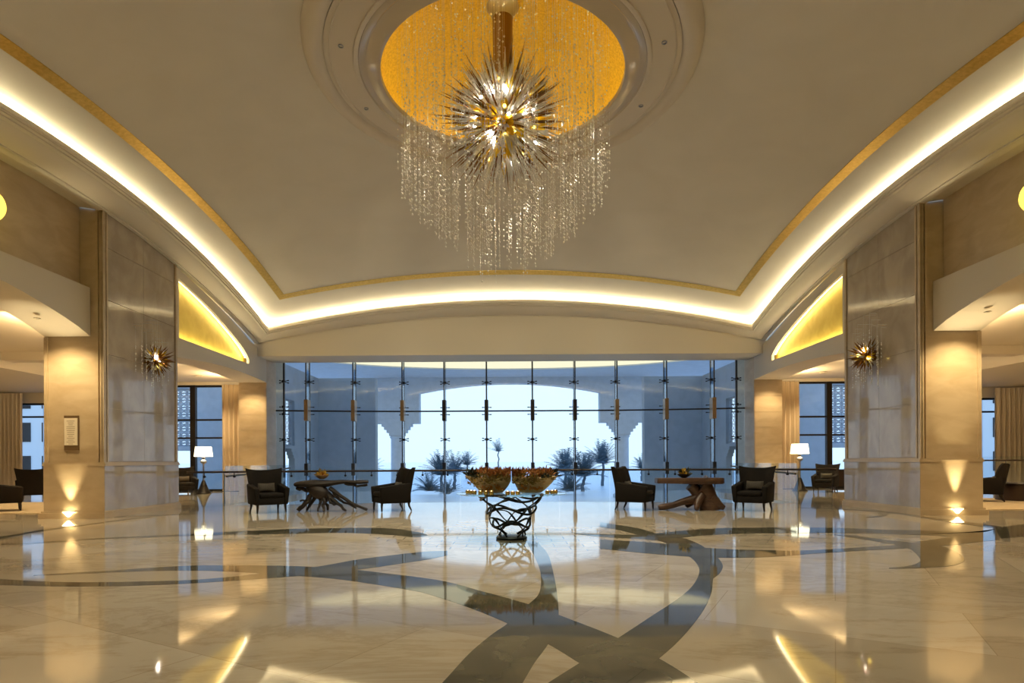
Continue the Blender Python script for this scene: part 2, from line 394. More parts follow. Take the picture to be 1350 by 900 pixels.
# dome ring
rg = MB(); rg.lathe([(3.74,9.02),(3.74,8.93),(3.72,8.84),(3.66,8.76),(3.56,8.72),(3.46,8.73),(3.39,8.78),(3.36,8.83),(3.36,8.80),(3.29,8.80),(3.27,8.785),(3.25,8.80),(2.84,8.76),(2.83,8.735),(2.78,8.725),(2.75,8.74)], 96, (DX,DY,0))
struct(rg.build('ceiling_ring', 'ring'), 'round moulded plaster ring framing the dome', 'ceiling')
rg = MB(); rg.lathe([(2.75,8.74),(2.73,8.77),(2.66,8.765),(2.55,8.735),(2.45,8.69),(2.38,8.66),(2.345,8.655),(2.335,8.67),(2.335,8.75),(2.62,8.75)], 96, (DX,DY,0))
struct(rg.build('trim_2', 'ringgloss'), 'glossy inner lip of the dome ring', 'trim')
led = MB(); led.lathe([(2.42,8.757),(2.48,8.757)], 96, (DX,DY,0)); struct(led.build('trim_dome_light', 'led3'), 'hidden light strip behind the dome lip', 'light')
dm = MB(); dm.lathe([(2.62,8.75)]+[(2.62*math.cos(t)+1e-4, 8.85+1.42*math.sin(t)) for t in [PI/2*i/20 for i in range(21)]], 96, (DX,DY,0))
struct(dm.build('ceiling_dome', 'golddome'), 'gold mosaic dome over the chandelier', 'ceiling')
# downlights in the ring
for k in range(10):
    a = 2*PI*(k+.5)/10; x, y = DX+3.05*math.cos(a), DY+3.05*math.sin(a)
    t = MB(); t.lathe([(.03,.012),(.05,.0),(.05,-.01),(.035,-.01),(.03,.012)], 16, (x,y,8.775))
    far = math.sin(a) > 0
    o = t.build('ceiling_downlight', 'steel'); tag(o, 'small round recessed downlight in the plaster ring around the dome', 'downlight', 'recessed downlights in the dome ring')
    light('ring_spot', 'SPOT', (x,y,8.74), 430, (1,.88,.62), target=(DX+(x-DX)*1.5,DY+(y-DY)*1.5,0), spot_size=2.0, spot_blend=.8, shadow_soft_size=.06)

for x in (-5,-1.7,1.7,5): light('tympanum_fill_spot', 'SPOT', (DX+x*.45,DY+2.6,8.72), 520, (1,.86,.55), target=(x*1.15,22.5,5.7), spot_size=.66, spot_blend=1, shadow_soft_size=.05)  # extra spots without a fixture, added to brighten the tympanum
# cornices (t runs -1..1 from corner to corner, u outwards, v up)
PROF = [(.30,-.06),(.08,-.06),(.06,0),(0,0),(-.01,-.03),(-.01,-.10),(.03,-.115),(.03,-.135),(.06,-.15),(.085,-.15),(.085,-.185),(.12,-.20),(.15,-.205),
        (.20,-.25),(.30,-.315),(.42,-.365),(.54,-.395),(.62,-.40),(.62,-.43),(.70,-.445),(.82,-.445)]
def cpos(side, t, u, v):
    if side in ('left','right'):
        s = -1 if side == 'left' else 1
        return (s*(HX+u), YC+t*(HL+u), (7.74-.0175*(t*HL)**2)+v)
    s = 1 if side == 'back' else -1
    zc0 = 7.255-.0129*(t*HX)**2 + (zside(YC+HL)-zback(HX))*t*t
    return (t*(HX+u), YC+s*(HL+u), zc0+v)
for sd in ('left','right','back','front'):
    c = MB(); c.grid(lambda a, b: cpos(sd, -1+2*a, *PROF[int(round(b*(len(PROF)-1)))]), 48, len(PROF)-1)
    struct(c.build('cornice_'+sd, 'cornice', smooth_angle=28), 'curved plaster cornice with a light cove, %s side' % sd, 'cornice')
    c = MB()
    c.grid(lambda a, b: cpos(sd, -.995+1.99*a, .18+.05*b, -.045), 32, 1)
    struct(c.build('trim_cove_light_'+sd, 'led'), 'hidden light strip in the cove, %s side' % sd, 'light')
    c = MB()   # back of the cove
    c.grid(lambda a, b: cpos(sd, -1+2*a, .30+.25*min(1,b*2), -.06+max(0,b-.5)*.8), 32, 4)
    struct(c.build('trim_cove_back_'+sd, 'cornice'), None)

# ---------------------------------------------------------------- walls
SOF = 5.35; GT = 5.88
def zb(y): return zside(max(YC-HL, min(YC+HL, y)))-.44
# back tympanum + soffit
w = MB(); yb = YC+HL+.66
nW = 40
for i in range(nW):
    a, b = -9.75+19.5*i/nW, -9.75+19.5*(i+1)/nW
    ta, tb = max(-1,min(1,a/9.56)), max(-1,min(1,b/9.56))
    za, zb_ = cpos('back', ta, 0, -.42)[2], cpos('back', tb, 0, -.42)[2]
    w.hexa([(a,yb,SOF),(b,yb,SOF),(b,yb+.3,SOF),(a,yb+.3,SOF),(a,yb,za),(b,yb,zb_),(b,yb+.3,zb_),(a,yb+.3,za)])
w.box(-10.7,10.7,yb+.3,24.0,SOF,SOF+.3)
w.box(-10.7,10.7,23.9,24.05,SOF+.3,7.5); w.box(-10.7,10.7,24.05,25.4,GT+.02,GT+.2)
struct(w.build('wall_back', 'plaster'), 'plaster arch face and soffit above the glass wall', 'wall')
LUN = [(17.12,6.66),(17.8,6.53),(18.5,6.37),(19.3,6.15),(20,5.92),(20.7,5.67),(21.2,5.46),(21.55,5.27),(21.75,5.12)]
SILL = 4.94
def lun(y):
    for (a,b),(c,d) in zip(LUN, LUN[1:]):
        if a <= y <= c: return b+(d-b)*(y-a)/(c-a)
    return LUN[0][1] if y < LUN[0][0] else LUN[-1][1]
PY0, PY1 = 13.9, 17.0
for s, nm in ((-1,'left'),(1,'right')):
    X = lambda x: s*x
    def hx8(mb, xa, xb, ya, yb2, lo_a, lo_b, hi_a, hi_b):
        mb.hexa([(X(xa),ya,lo_a),(X(xb),ya,lo_a),(X(xb),yb2,lo_b),(X(xa),yb2,lo_b),(X(xa),ya,hi_a),(X(xb),ya,hi_a),(X(xb),yb2,hi_b),(X(xa),yb2,hi_b)])
    # far bay: plate with the lunette opening, beam below
    w = MB()
    ys = [17.0]+[p[0] for p in LUN]
    for a, b in zip(ys, ys[1:]):
        if a < 17.1: hx8(w, L0, L0+.1, a, b, SILL, SILL, zb(a), zb(b))
        else: hx8(w, L0, L0+.1, a, b, lun(a), lun(b), zb(a), zb(b))
    hx8(w, L0, L0+.1, 21.75, 23.3, SILL, SILL, zb(21.75), 5.5)
    struct(w.build('wall_'+nm+'_lunette', 'plaster'), 'plaster wall face framing the %s gold lunette' % nm, 'wall')
    w = MB(); n = 14
    def bb(y):
        t = (y-17)/6.3; return 4.36+.14*math.sin(PI*t)+.10*t
    for i in range(n):
        a, b = 17+6.3*i/n, 17+6.3*(i+1)/n
        hx8(w, L0, 10.7, a, b, bb(a), bb(b), SILL, SILL)
    hx8(w, L0+.55, L0+.75, 17, 23.4, SILL, SILL, 7.4, 7.4)
    struct(w.build('wall_'+nm+'_beam', 'plaster'), 'arched plaster beam under the %s gold lunette' % nm, 'wall')
    g = MB()
    for a, b in zip(ys, ys[1:]): hx8(g, L0+.24, L0+.28, a, b, SILL+.002, SILL+.002, lun(a)+.25, lun(b)+.25)
    hx8(g, L0+.24, L0+.28, 21.75, 22.0, SILL+.002, SILL+.002, 5.36, 5.2)
    tag(g.build('gold_lunette', 'goldpanel'), 'gold leaf lunette panel glowing at its edges above the %s beam' % nm, 'panel')
    g = MB()
    for a, b in zip(LUN, LUN[1:]):
        hx8(g, L0+.12, L0+.17, a[0], b[0], a[1]+.05, b[1]+.05, a[1]+.07, b[1]+.07)
    hx8(g, L0+.11, L0+.20, 17.15, 21.7, SILL-.015, SILL-.015, SILL+.006, SILL+.006)
    struct(g.build('trim_lunette_light_'+nm, 'led2'), None)
    # near bay: wall above, arched beam
    w = MB(); n = 16
    for i in range(n):
        a, b = 2.6+11.3*i/n, 2.6+11.3*(i+1)/n
        hx8(w, 10.15, 10.4, a, b, 5.2, 5.2, zb(a)+.1, zb(b)+.1)
    struct(w.build('wall_'+nm, 'wallstone'), 'cream stone wall above the %s side opening' % nm, 'wall')
    w = MB(); n = 24
    def bn(y):
        t = (13.9-y)/9.3; return 4.30+.75*math.sin(PI*max(0,min(1,t)))**.8
    for i in range(n):
        a, b = 4.6+9.3*i/n, 4.6+9.3*(i+1)/n
        hx8(w, 9.9, 11.0, a, b, bn(a), bn(b), 5.45, 5.45)
    struct(w.build('wall_'+nm+'_arch', 'plaster'), 'deep arched beam over the near %s opening' % nm, 'wall')
    # cornice soffit back to the near wall
    w = MB()
    w.grid(lambda a, b: (X(9.55+.7*b), PY0-11*(1-a)+.0, zb(PY0-11*(1-a))+.10*b), 24, 4)
    struct(w.build('trim_soffit_'+nm, 'cornice'))
    # piers: near and far, and the mirror of the near pier behind
    for (ya, yb2, tag_) in ((PY0, PY1, 'near'), (1.6, 4.6, 'entry')):
        p = MB(); zt = lambda y: zb(y)+.12
        hx8(p, L0+.02, 11.0, ya+.02, yb2, 0, 0, zt(ya) if tag_ == 'near' else 6.9, zt(yb2) if tag_ == 'near' else 6.9)
        po = struct(p.build('pier_'+nm+'_'+tag_, 'wallstone'), 'tall stone pier on the %s, %s' % (nm, tag_), 'pier')
        if tag_ == 'entry': continue
        # polished inner face in slabs with joints
        q = MB(); cols = [ya+.16, ya+.16+1.4, yb2-.12]; rows = [1.34, 2.62, 3.9, 5.2, 6.45]
        for ca, cb in zip(cols, cols[1:]):
            for r0, r1 in zip(rows, rows[1:]+[None]):
                if r1 is None: hx8(q, L0, L0+.04, ca+.004, cb-.004, r0+.004, r0+.004, zt(ca)-.1, zt(cb)-.1)
                else: hx8(q, L0, L0+.04, ca+.004, cb-.004, r0+.004, r0+.004, r1-.004, r1-.004)
        q.build('cladding', 'pierside', po)
        q = MB()
        hx8(q, L0-.035, L0+.03, ya-.015, yb2+.01, .16, .16, 1.24, 1.24)
        q.build('wainscot', 'pierside', po)
        q = MB()
        q.box(X(L0-.03), X(11.02), ya-.02, ya+.02, .16, 1.24)
        q.build('wainscot_front', 'wallstone', po)
        q = MB()
        q.box(X(L0-.06), X(11.05), ya-.03, yb2+.03, 1.24, 1.29); q.box(X(L0-.045), X(11.03), ya-.025, yb2+.02, 1.29, 1.33)
        q.build('dado_rail', 'wallstone', po)
        q = MB()
        q.box(X(L0-.08), X(11.10), ya-.09, yb2+.05, 0, .13); q.box(X(L0-.055), X(11.06), ya-.05, yb2+.03, .13, .17)
        q.build('plinth', 'wallstone', po)
        q = MB()
        for xa in (L0, L0+.10): q.box(X(xa), X(xa+.06), ya-.03, ya+.03, 1.33, zt(ya)-.05)
        hx8(q, L0-.03, L0+.02, ya-.03, ya+.05, 1.33, 1.33, zt(ya)-.05, zt(ya)-.05)
        hx8(q, L0-.03, L0+.02, ya+.09, ya+.14, 1.33, 1.33, zt(ya)-.05, zt(ya)-.05)
        hx8(q, L0-.03, L0+.02, yb2-.10, yb2-.02, 1.33, 1.33, zt(yb2)-.08, zt(yb2)-.08)
        q.box(X(10.92), X(11.0), ya-.02, ya+.02, 1.33, 4.28)
        q.build('edge_moulding', 'wallstone', po)
    p = MB(); hx8(p, L0, 10.7, 23.3, 25.1, 0, 0, SOF+.2, SOF+.2); hx8(p, 10.5, 10.7, 25.1, 27.3, -.6, -.6, SOF+.2, SOF+.2)
    po = struct(p.build('pier_'+nm+'_far', 'wallstone'), 'stone clad end pier beside the glass wall, %s' % nm, 'pier')
    q = MB()
    for k in range(7): q.box(X(L0+.02), X(10.68), 23.285, 23.31, .05+k*.63, .05+k*.63+.62)
    q.build('cladding', 'wallstone', po)
    # lounge shell
    w = MB(); w.box(X(11), X(17.2), -6.3, 27.2, 5.0, 5.2); w.box(X(17.2), X(24.5), -6.3, 27.2, 4.55, 5.2)
    w.box(X(12.3), X(16.8), 19.4, 19.9, 4.72, 5.0); w.box(X(11), X(17.2), 12.6, 13.2, 4.72, 5.0)
    w.box(X(10.35), X(11.05), -6.3, 23.4, 4.98, 5.2)
    struct(w.build('ceiling_lounge_'+nm, 'plaster'), 'plaster ceiling of the %s lounge' % nm, 'ceiling')
    w = MB(); w.box(X(24.3), X(24.6), -6.3, 27.5, 0, 5.2)
    struct(w.build('wall_lounge_'+nm, 'plaster'), None)
    w = MB()
    w.box(X(10.7), X(24.5), 27.0, 27.3, 4.86, 5.2); w.box(X(15.65), X(21.0), 27.0, 27.3, 0, 4.86); w.box(X(21.0), X(22.7), 27.0, 27.3, 4.08, 4.86); w.box(X(22.7), X(24.5), 27.0, 27.3, 0, 4.86)
    struct(w.build('wall_lounge_back_'+nm, 'plaster'), None)

def rect_window(name, x0, x1, y, z0, z1, posts, bars, label):
    root = thing(name, label, 'window', ((x0+x1)/2, y, z0)); root['kind'] = 'structure'
    ox, oy, oz = root.location
    def bx(mb, a, b, c, d, e, f): mb.box(a-ox, b-ox, c-oy, d-oy, e-oz, f-oz)
    f = MB()
    bx(f, x0, x0+.09, y-.06, y+.06, z0, z1); bx(f, x1-.09, x1, y-.06, y+.06, z0, z1); bx(f, x0, x1, y-.06, y+.06, z1-.09, z1); bx(f, x0, x1, y-.06, y+.06, z0, z0+.09)
    f.build('window_frame', 'bronze', root)
    for (c, wd) in posts: f = MB(); bx(f, c-wd/2, c+wd/2, y-.09, y+.09, z0, z1); f.build('mullion', 'bronze', root)
    for z in bars: f = MB(); bx(f, x0, x1, y-.05, y+.05, z-.04, z+.04); f.build('transom', 'bronze', root)
    g = MB(); bx(g, x0+.05, x1-.05, y-.008, y+.008, z0+.05, z1-.05); g.build('pane', 'glass', root)
    return root
k = 2
for s, nm in ((-1,'left'),(1,'right')):
    xs = sorted((s*10.7, s*15.65))
    rect_window('window_%d' % k, xs[0], xs[1], 27.12, 0, 4.86, [(s*14.55,.24),(s*12.0,.1)], [2.44,3.27], 'tall dark framed lounge window behind the %s railing' % nm); k += 1
    xs = sorted((s*21.0, s*22.7))
    rect_window('window_%d' % k, xs[0], xs[1], 27.12, 0, 4.08, [], [3.45], 'narrow dark framed window at the far end of the %s lounge' % nm); k += 1
w = MB(); w.box(-24.5, 24.5, -6.6, -6.3, 0, 9.4); struct(w.build('wall_front', 'wallstone'), None)
w = MB(); w.box(-10.9, 10.9, 2.4, 2.75, 5.35, 7.6); w.box(-10.9, 10.9, -6.3, 2.75, 5.35, 5.55); struct(w.build('wall_entry', 'plaster'), None)

# ---------------------------------------------------------------- the glass wall
GY = 25.0
def gy(x): return GY-.75*max(0, (abs(x)-4.4)/5.2)**1.5
XS = [-9.6,-9.28,-8.30,-6.46,-4.46,-2.72,-.96,.96,2.72,4.46,6.46,8.30,9.28,9.6]

win = thing('window_1', 'tall frameless glass wall on spider fittings facing the terrace', 'window', (0,GY,-2.5)); win['kind'] = 'structure'
def loc(p): return (p[0], p[1]-GY, p[2]+2.5)
for a, b in zip(XS, XS[1:]):
    ya, yb2 = gy(a), gy(b)
    for z0, z1 in ((-2.45, 3.42), (3.44, GT)):
        g = MB(); g.hexa([loc(p) for p in ((a+.01,ya-.01,z0),(b-.01,yb2-.01,z0),(b-.01,yb2+.01,z0),(a+.01,ya+.01,z0),(a+.01,ya-.01,z1),(b-.01,yb2-.01,z1),(b-.01,yb2+.01,z1),(a+.01,ya+.01,z1))])
        g.build('pane', 'glass', win)
    g = MB(); g.tube([loc((a,ya-.02,3.43)), loc((b,yb2-.02,3.43))], .035, 6); g.build('transom', 'bronze', win)
for x in XS[1:-1]:
    y = gy(x)
    if abs(x) > 9:
        f = MB(); f.box(x-.03, x+.03, y-.08-GY, y+.012-GY, .05, GT+2.5); f.build('mullion', 'bronze', win)
    else:
        f = MB(); f.box(x-.012, x+.012, y-.43-GY, y-.03-GY, .05, GT+2.5); f.build('fin', 'fin', win)
        f = MB(); f.box(x-.022, x+.022, y-.47-GY, y-.43-GY, .05, GT+2.5); f.box(x-.022, x+.022, y-.03-GY, y+.012-GY, .05, GT+2.5); f.build('fin_edge', 'bronze', win)
    if abs(x) < 9: f = MB(); f.box(x-.075, x+.075, y-.49-GY, y-.1-GY, 2.5+3.0, 2.5+3.86); f.build('splice_plate', 'bronzewarm' if abs(x) > 4 else 'bronze', win)
    if abs(x) < 9: f = MB(); f.box(x-.07, x+.07, y-.49-GY, y-.1-GY, 2.5+.75, 2.5+1.25); f.build('splice_plate', 'bronze', win)
    for z in (4.62, 3.58, 3.28, 2.23):
        f = MB()
        for sx in (-1,1):
            for sz in ((-1,1) if z in (4.62, 2.23) else (0,)):
                f.tube([(x,y-.12-GY,z+2.5),(x+sx*.17,y-.03-GY,z+2.5+sz*.05)], .017, 6)
                f.lathe([(.0,-.02),(.035,-.02),(.035,.02),(.0,.02)], 8, (x+sx*.17,y-.035-GY,z+2.5+sz*.05))
        f.lathe([(.0,-.05),(.06,-.05),(.06,.05),(.0,.05)], 10, (x,y-.12-GY,z+2.5))
        f.build('spider_fitting', 'bronze', win)

# ---------------------------------------------------------------- balcony railing
rl = thing('railing', 'glass balustrade with dark handrail running behind the armchairs', 'railing', (0,17.5,0))
RX = [-9.5+19*i/12 for i in range(13)]
h = MB(); h.tube([(x, rail_y(x)-17.5, 1.02) for x in [-9.56+19.12*i/60 for i in range(61)]], .032, 10); h.build('handrail', 'rail', rl)
for a, b in zip(RX, RX[1:]):
    g = MB(); ya, yb2 = rail_y(a)-17.5, rail_y(b)-17.5
    g.hexa([(a+.012,ya+.045,.0),(b-.012,yb2+.045,.0),(b-.012,yb2+.06,.0),(a+.012,ya+.06,.0),(a+.012,ya+.045,1.1),(b-.012,yb2+.045,1.1),(b-.012,yb2+.06,1.1),(a+.012,ya+.06,1.1)])
    g.build('glass_panel', 'railglass', rl)
    for t in (.25,.75):
        x = a+(b-a)*t; y = ya+(yb2-ya)*t
        q = MB(); q.tube([(x,y+.04,.90),(x,y,.93),(x,y,1.0)], .012, 6); st_ = len(q.v); q.tube([(x,y+.0,.88),(x,y+.05,.88)], .035, 10); q.build('bracket', 'bronze', rl)
for s, nm in ((-1,'left'),(1,'right')):
    r2 = thing('railing', 'short glass guard with sloping handrail beside the %s end pier' % nm, 'railing', (s*8.7,20.6,0))
    h = MB(); h.tube([(s*-.05, -2.6,.88),(s*-.05,0,.96),(s*-.05,2.6,1.08)], .03, 8); h.build('handrail', 'rail', r2)
    for a, b in ((-2.6,-.9),(-.88,.85),(.87,2.6)):
        g = MB(); g.box(-.008,.008,a,b,0,1.2); g.build('glass_panel', 'railglass', r2)
    for y in (-2.6,-.89,.86,2.6): g = MB(); g.box(s*.012,s*.040,y-.014,y+.014,0,1.0); g.build('post', 'steel', r2)

# ---------------------------------------------------------------- terrace outside
GZ = -2.1                                  # the garden lies one flight lower than the lobby
w = MB(); w.box(-300,300,25.6,230,GZ-.2,GZ)
struct(w.build('ground', 'ground'), 'pale terrace and garden paving outside', 'ground')
w = MB(); w.box(-3000,3000,230,7000,GZ-1.2,GZ-1.0); struct(w.build('sea', 'sea'), 'sea beyond the garden, coloured pale for haze', 'sea')
PWY, PCZ, PSX = 54.5, 9.05, 17.65           # portico: outer wall, ceiling height, side walls
pc = MB(); ex, ey, ecy = 15.4, 7.3, 42.7
nA = 64
outer = []
for i in range(nA+1):
    a = PI*i/nA; x = ex*math.cos(a); y = ecy+ey*math.sin(a)
    c, s_ = math.cos(a), math.sin(a); t = min((PSX+.5)/abs(c) if abs(c) > 1e-6 else 1e9, 12.6/abs(s_) if abs(s_) > 1e-6 else 1e9)
    outer.append(((x,y), (t*c, ecy+t*s_)))
vs = []; fs = []
for (p, q) in outer: vs += [(p[0],p[1],PCZ),(q[0],q[1],PCZ),(p[0],p[1],PCZ+.1)]
for i in range(nA): fs += [(3*i,3*i+3,3*i+4,3*i+1),(3*i,3*i+2,3*i+5,3*i+3)]
pc.add(vs, fs, False)
pc.box(-PSX-.5, PSX+.5, 25.7, ecy, PCZ, PCZ+.1)  # stretch out of view, added to keep skylight off the flank walls
struct(pc.build('ceiling_portico', 'ext'), 'portico ceiling with a lit oval recess', 'ceiling')
pl = MB(); pl.add([(p[0],p[1],PCZ+.1) for p, q in outer]+[(p[0],p[1],PCZ+.2) for p, q in outer], [tuple(range(nA+1)), tuple(range(2*nA+1,nA,-1))], False)
struct(pl.build('ceiling_portico_glow', 'recessglow'), 'oval recess of the portico ceiling, made to glow in place of cove light', 'ceiling')  # emission stands in for plaster lit by a hidden cove
w = MB(); nA = 32; AW = 8.33   # outer wall with the broad arch
for i in range(nA):
    a, b = -AW+2*AW*i/nA, -AW+2*AW*(i+1)/nA
    za, zb_ = 7.65+.85*(1-(a/AW)**2), 7.65+.85*(1-(b/AW)**2)
    w.hexa([(a,PWY,za),(b,PWY,zb_),(b,PWY+1.1,zb_),(a,PWY+1.1,za),(a,PWY,11),(b,PWY,11),(b,PWY+1.1,11),(a,PWY+1.1,11)])
for s in (-1,1):
    w.box(s*AW, s*12.6, PWY, PWY+1.1, 4.85, 11)
struct(w.build('wall_portico', 'ext'), 'stone portico wall with a broad arch', 'wall')
for s, nm in ((-1,'left'),(1,'right')):
    c = thing('portico_column', 'stone column with stepped capital carrying the %s end of the terrace arch' % nm, 'column', (s*10.45,PWY+.55,GZ), 0, 'columns of the terrace arch')
    q = MB(); q.lathe([(.62,.4),(.60,5.55)], 24); q.build('shaft', 'ext', c)
    q = MB(); q.lathe([(.6,5.55),(.70,5.63),(.70,5.74),(.6,5.8)], 24)
    for kk in range(4): q.box(-.69-.23*kk, .69+.23*kk, -.52, .52, 5.8+.29*kk, 5.8+.29*(kk+1)-(.01 if kk == 3 else 0))
    q.build('capital', 'ext', c)
    q = MB(); q.box(-.8,.8,-.5,.5,0,.3); q.lathe([(.76,.3),(.76,.38),(.63,.42)], 24); q.build('base', 'ext', c)
    X = lambda x: s*x
    # flank wall and side wall: an opening near the lobby, then a lattice screen over a stepped opening
    w = MB(); w.box(X(7.5), X(11.0), 33, 33.6, GZ, 6.0)
    w.box(X(10.7), X(11.0), 25.7, 27.2, 2.95, 6.0); w.box(X(10.7), X(11.0), 27.2, 27.75, GZ, 6.0); w.box(X(10.7), X(11.0), 29.35, 33, GZ, 6.0)
    w.box(X(10.7), X(11.0), 27.75, 29.35, 4.35, 6.0); w.box(X(10.7), X(11.0), 27.75, 29.35, 1.98, 2.12)
    for kk in range(3): w.box(X(10.7), X(11.0), 29.35-.14*(3-kk), 29.35, 1.98-.16*(kk+1), 1.98-.16*kk)
    struct(w.build('wall_portico_'+nm, 'ext'))
    def lattice(name, root_loc, W, H, axis, label, cell, tk):
        sroot = thing(name, label, 'screen', root_loc)
        f = MB(); g = MB(); nx = max(2, round(W/cell)); nz = round(H/cell)
        def P(u, v, t=0): return (u, t, v) if axis == 'x' else (t, u, v)
        for i in range(nx):
            for j in range(nz):
                cx_, cz_ = (i+.5)*W/nx, (j+.5)*H/nz; r = .5*min(W/nx, H/nz)
                pts = []
                for q_ in range(16):
                    a = 2*PI*q_/16; rr = r*(1.0 if q_ % 2 == 0 else .72); pts.append(P(cx_+rr*math.cos(a), cz_+rr*math.sin(a)))
                g.tube(pts, tk, 4, closed=True)
                g.tube([P(cx_-r*.7,cz_),P(cx_+r*.7,cz_)], tk*.8, 4)
                sq = [P(cx_+r*.34*math.cos(PI/4+PI/2*q_), cz_+r*.34*math.sin(PI/4+PI/2*q_)) for q_ in range(4)]
                g.tube(sq, tk*.8, 4, closed=True)
        for i in range(nx+1): g.tube([P(i*W/nx,0),P(i*W/nx,H)], tk*.8, 4)
        for j in range(nz+1): g.tube([P(0,j*H/nz),P(W,j*H/nz)], tk*.8, 4)
        g.build('lattice', 'ext', sroot)
        for a, b in (((0,0),(W,0)),((W,0),(W,H)),((W,H),(0,H)),((0,H),(0,0))): f.tube([P(*a),P(*b)], .05, 4)
        f.build('screen_frame', 'ext', sroot)
        return sroot
    lattice('lattice_screen', (X(10.85),27.75,2.12), 1.6, 2.23, 'y', 'pierced white lattice screen in the terrace side wall seen past the %s glass edge' % nm, .4, .012)
    # garden wall seen through the lounge window, with its own screen
    w = MB(); w.box(X(15.6), X(18.35), 34, 34.4, GZ, 8.5); w.box(X(18.35), X(21.2), 34, 34.4, 5.6, 8.5); w.box(X(20.6), X(27), 34, 34.4, GZ, 5.6); w.box(X(18.35), X(20.6), 34, 34.4, 2.0, 2.25)
    struct(w.build('wall_garden_'+nm, 'ext'))
    lattice('lattice_screen', (min(X(18.35),X(20.6)),34.2,2.25), 2.25, 3.3, 'x', 'pierced lattice screen in the garden wall seen through the %s lounge window' % nm, .4, .045)
    # white building beyond the lounge
    bl = thing('building', 'pale building with dark windows seen through the narrow %s lounge window' % nm, 'building', (X(36),46,GZ))
    q = MB(); q.box(-5,5,0,6,0,10.5); q.build('wall', 'white', bl)
    for i in range(5):
        for j in range(3): q = MB(); q.box(-4.4+i*1.9,-3.4+i*1.9,-.05,.1,2.5+j*2.6,4.0+j*2.6); q.build('window', 'bronze', bl)

# palms and shrubs outside
def palm_mesh(name, root, h, spread, nfr, seed, trunk=.12, droop=.5):
    rr = random.Random(seed)
    if h > .6:
        t = MB(); t.tube([(rr.uniform(-.05,.05)*i, 0, h*i/6) for i in range(7)], [trunk*(1.25-.07*i) for i in range(7)], 8); t.build('trunk', 'palmtrunk', root)
    f = MB()
    for i in range(nfr):
        a = rr.uniform(0,2*PI); el = rr.uniform(.25,1.45); L = spread*rr.uniform(.7,1.1)
        pts = []; px = Vector((0,0,h)); n_ = 7
        dr = Vector((math.cos(a)*math.cos(el), math.sin(a)*math.cos(el), math.sin(el)))
        for q in range(n_+1):
            pts.append(px.copy()); px = px+dr*L/n_; dr = (dr+Vector((0,0,-droop*.2))).normalized()
        f.tube(pts, [.018*(1-q/(n_+1))+.004 for q in range(n_+1)], 4)
        for q in range(1, n_+1):
            tdir = (pts[q]-pts[q-1]).normalized(); sd = tdir.cross(Vector((0,0,1))); sd = sd.normalized() if sd.length > 1e-3 else Vector((1,0,0))
            for sg in (-1,1):
                for e in (0,.5):
                    b0 = pts[q-1].lerp(pts[q], e); l_ = L*.30*(1-.5*q/n_)
                    tip = b0+sd*sg*l_*.8+tdir*l_*.6+Vector((0,0,-.25*l_))
                    wv = tdir*.035*L
                    f.add([b0-wv*.5, b0+wv*.5, tip+Vector((0,0,.004)), b0+Vector((0,0,.02))], [(0,1,2),(0,2,3),(1,3,2)], False)
    o = f.build('fronds', 'palm', root); o['kind'] = 'stuff'
PAL = [ # px x, distance, trunk height, spread, fronds, kind
 (582,40,1.1,1.7,80,'palm','bushy palm outside, just left of the table flowers'),(599,44.5,1.2,1.7,50,'palm','thinner palm behind the bushy palm left of the table flowers'),(566,36.6,.2,1.25,60,'shrub','low spiky shrub outside behind the left pair of chairs'),
 (745,44.5,1.2,1.9,70,'palm','broad palm outside, first to the right of the table flowers'),(768,40.2,1.0,1.9,95,'palm','dense palm outside in the middle of the right clump'),(794,49,1.8,2.1,70,'palm','palm outside at the outer end of the right clump by the column'),
 (752,36.4,.15,1.3,60,'shrub','low spiky shrub outside at the foot of the right palms'),(590,34.6,.1,.9,40,'shrub','small spiky shrub outside at the foot of the left palms'),
 (657,95,3.6,2.2,24,'palm','tiny lone distant palm above the table flowers'),(615,70,1.6,1.8,36,'palm','distant palm left of the flowers, beyond the bushy palm'),(490,60,1.2,1.6,36,'shrub','distant shrub outside beyond the left portico column'),(846,60,1.2,1.6,36,'shrub','distant shrub outside beyond the right portico column')]
for i, (u, d, hh, spd, nf, kd, lb) in enumerate(PAL):
    r_ = thing('palm_tree' if kd == 'palm' else 'garden_shrub', lb, 'palm' if kd == 'palm' else 'shrub', (ux(u,1.65*d), 1.65*d, GZ), R.uniform(0,6), 'planting beyond the terrace')
    palm_mesh('p', r_, hh*1.65+.1, spd*1.65, nf, 40+i, trunk=.18)

# ---------------------------------------------------------------- chandelier
CZ = 7.93
def spike(mb, c, d, r0, L, w):
    d = d.normalized(); a = d.orthogonal().normalized(); b = d.cross(a)
    ps = [(r0, w*.3), (r0+L*.35, w), (r0+L*.6, w*.75), (r0+L, w*.05)]
    rings = [[c+d*t+(a*math.cos(2*PI*k/5)+b*math.sin(2*PI*k/5))*q for k in range(5)] for t, q in ps]
    mb.loft([[tuple(p) for p in r] for r in rings])
def fib(n, seed=0):
    rr = random.Random(seed); out = []
    for i in range(n):
        z = 1-2*(i+.5)/n; t = PI*(1+5**.5)*i; q = math.sqrt(1-z*z)
        out.append(Vector((q*math.cos(t)+rr.uniform(-.1,.1), q*math.sin(t)+rr.uniform(-.1,.1), z+rr.uniform(-.1,.1))).normalized())
    return out
ch = thing('chandelier', 'huge starburst glass chandelier with a cone of hanging crystal strings under the gold dome', 'chandelier', (DX,DY,CZ))
O = Vector((0,0,0))
q = MB(); q.lathe([(.0,2.32),(.30,2.30),(.32,2.22),(.26,2.15),(.22,2.05),(.20,2.0)], 32); q.build('ceiling_canopy', 'steel', ch)
q = MB(); q.lathe([(.20,2.2),(.19,1.2),(.17,.3)], 24); q.build('stem', 'stem', ch)
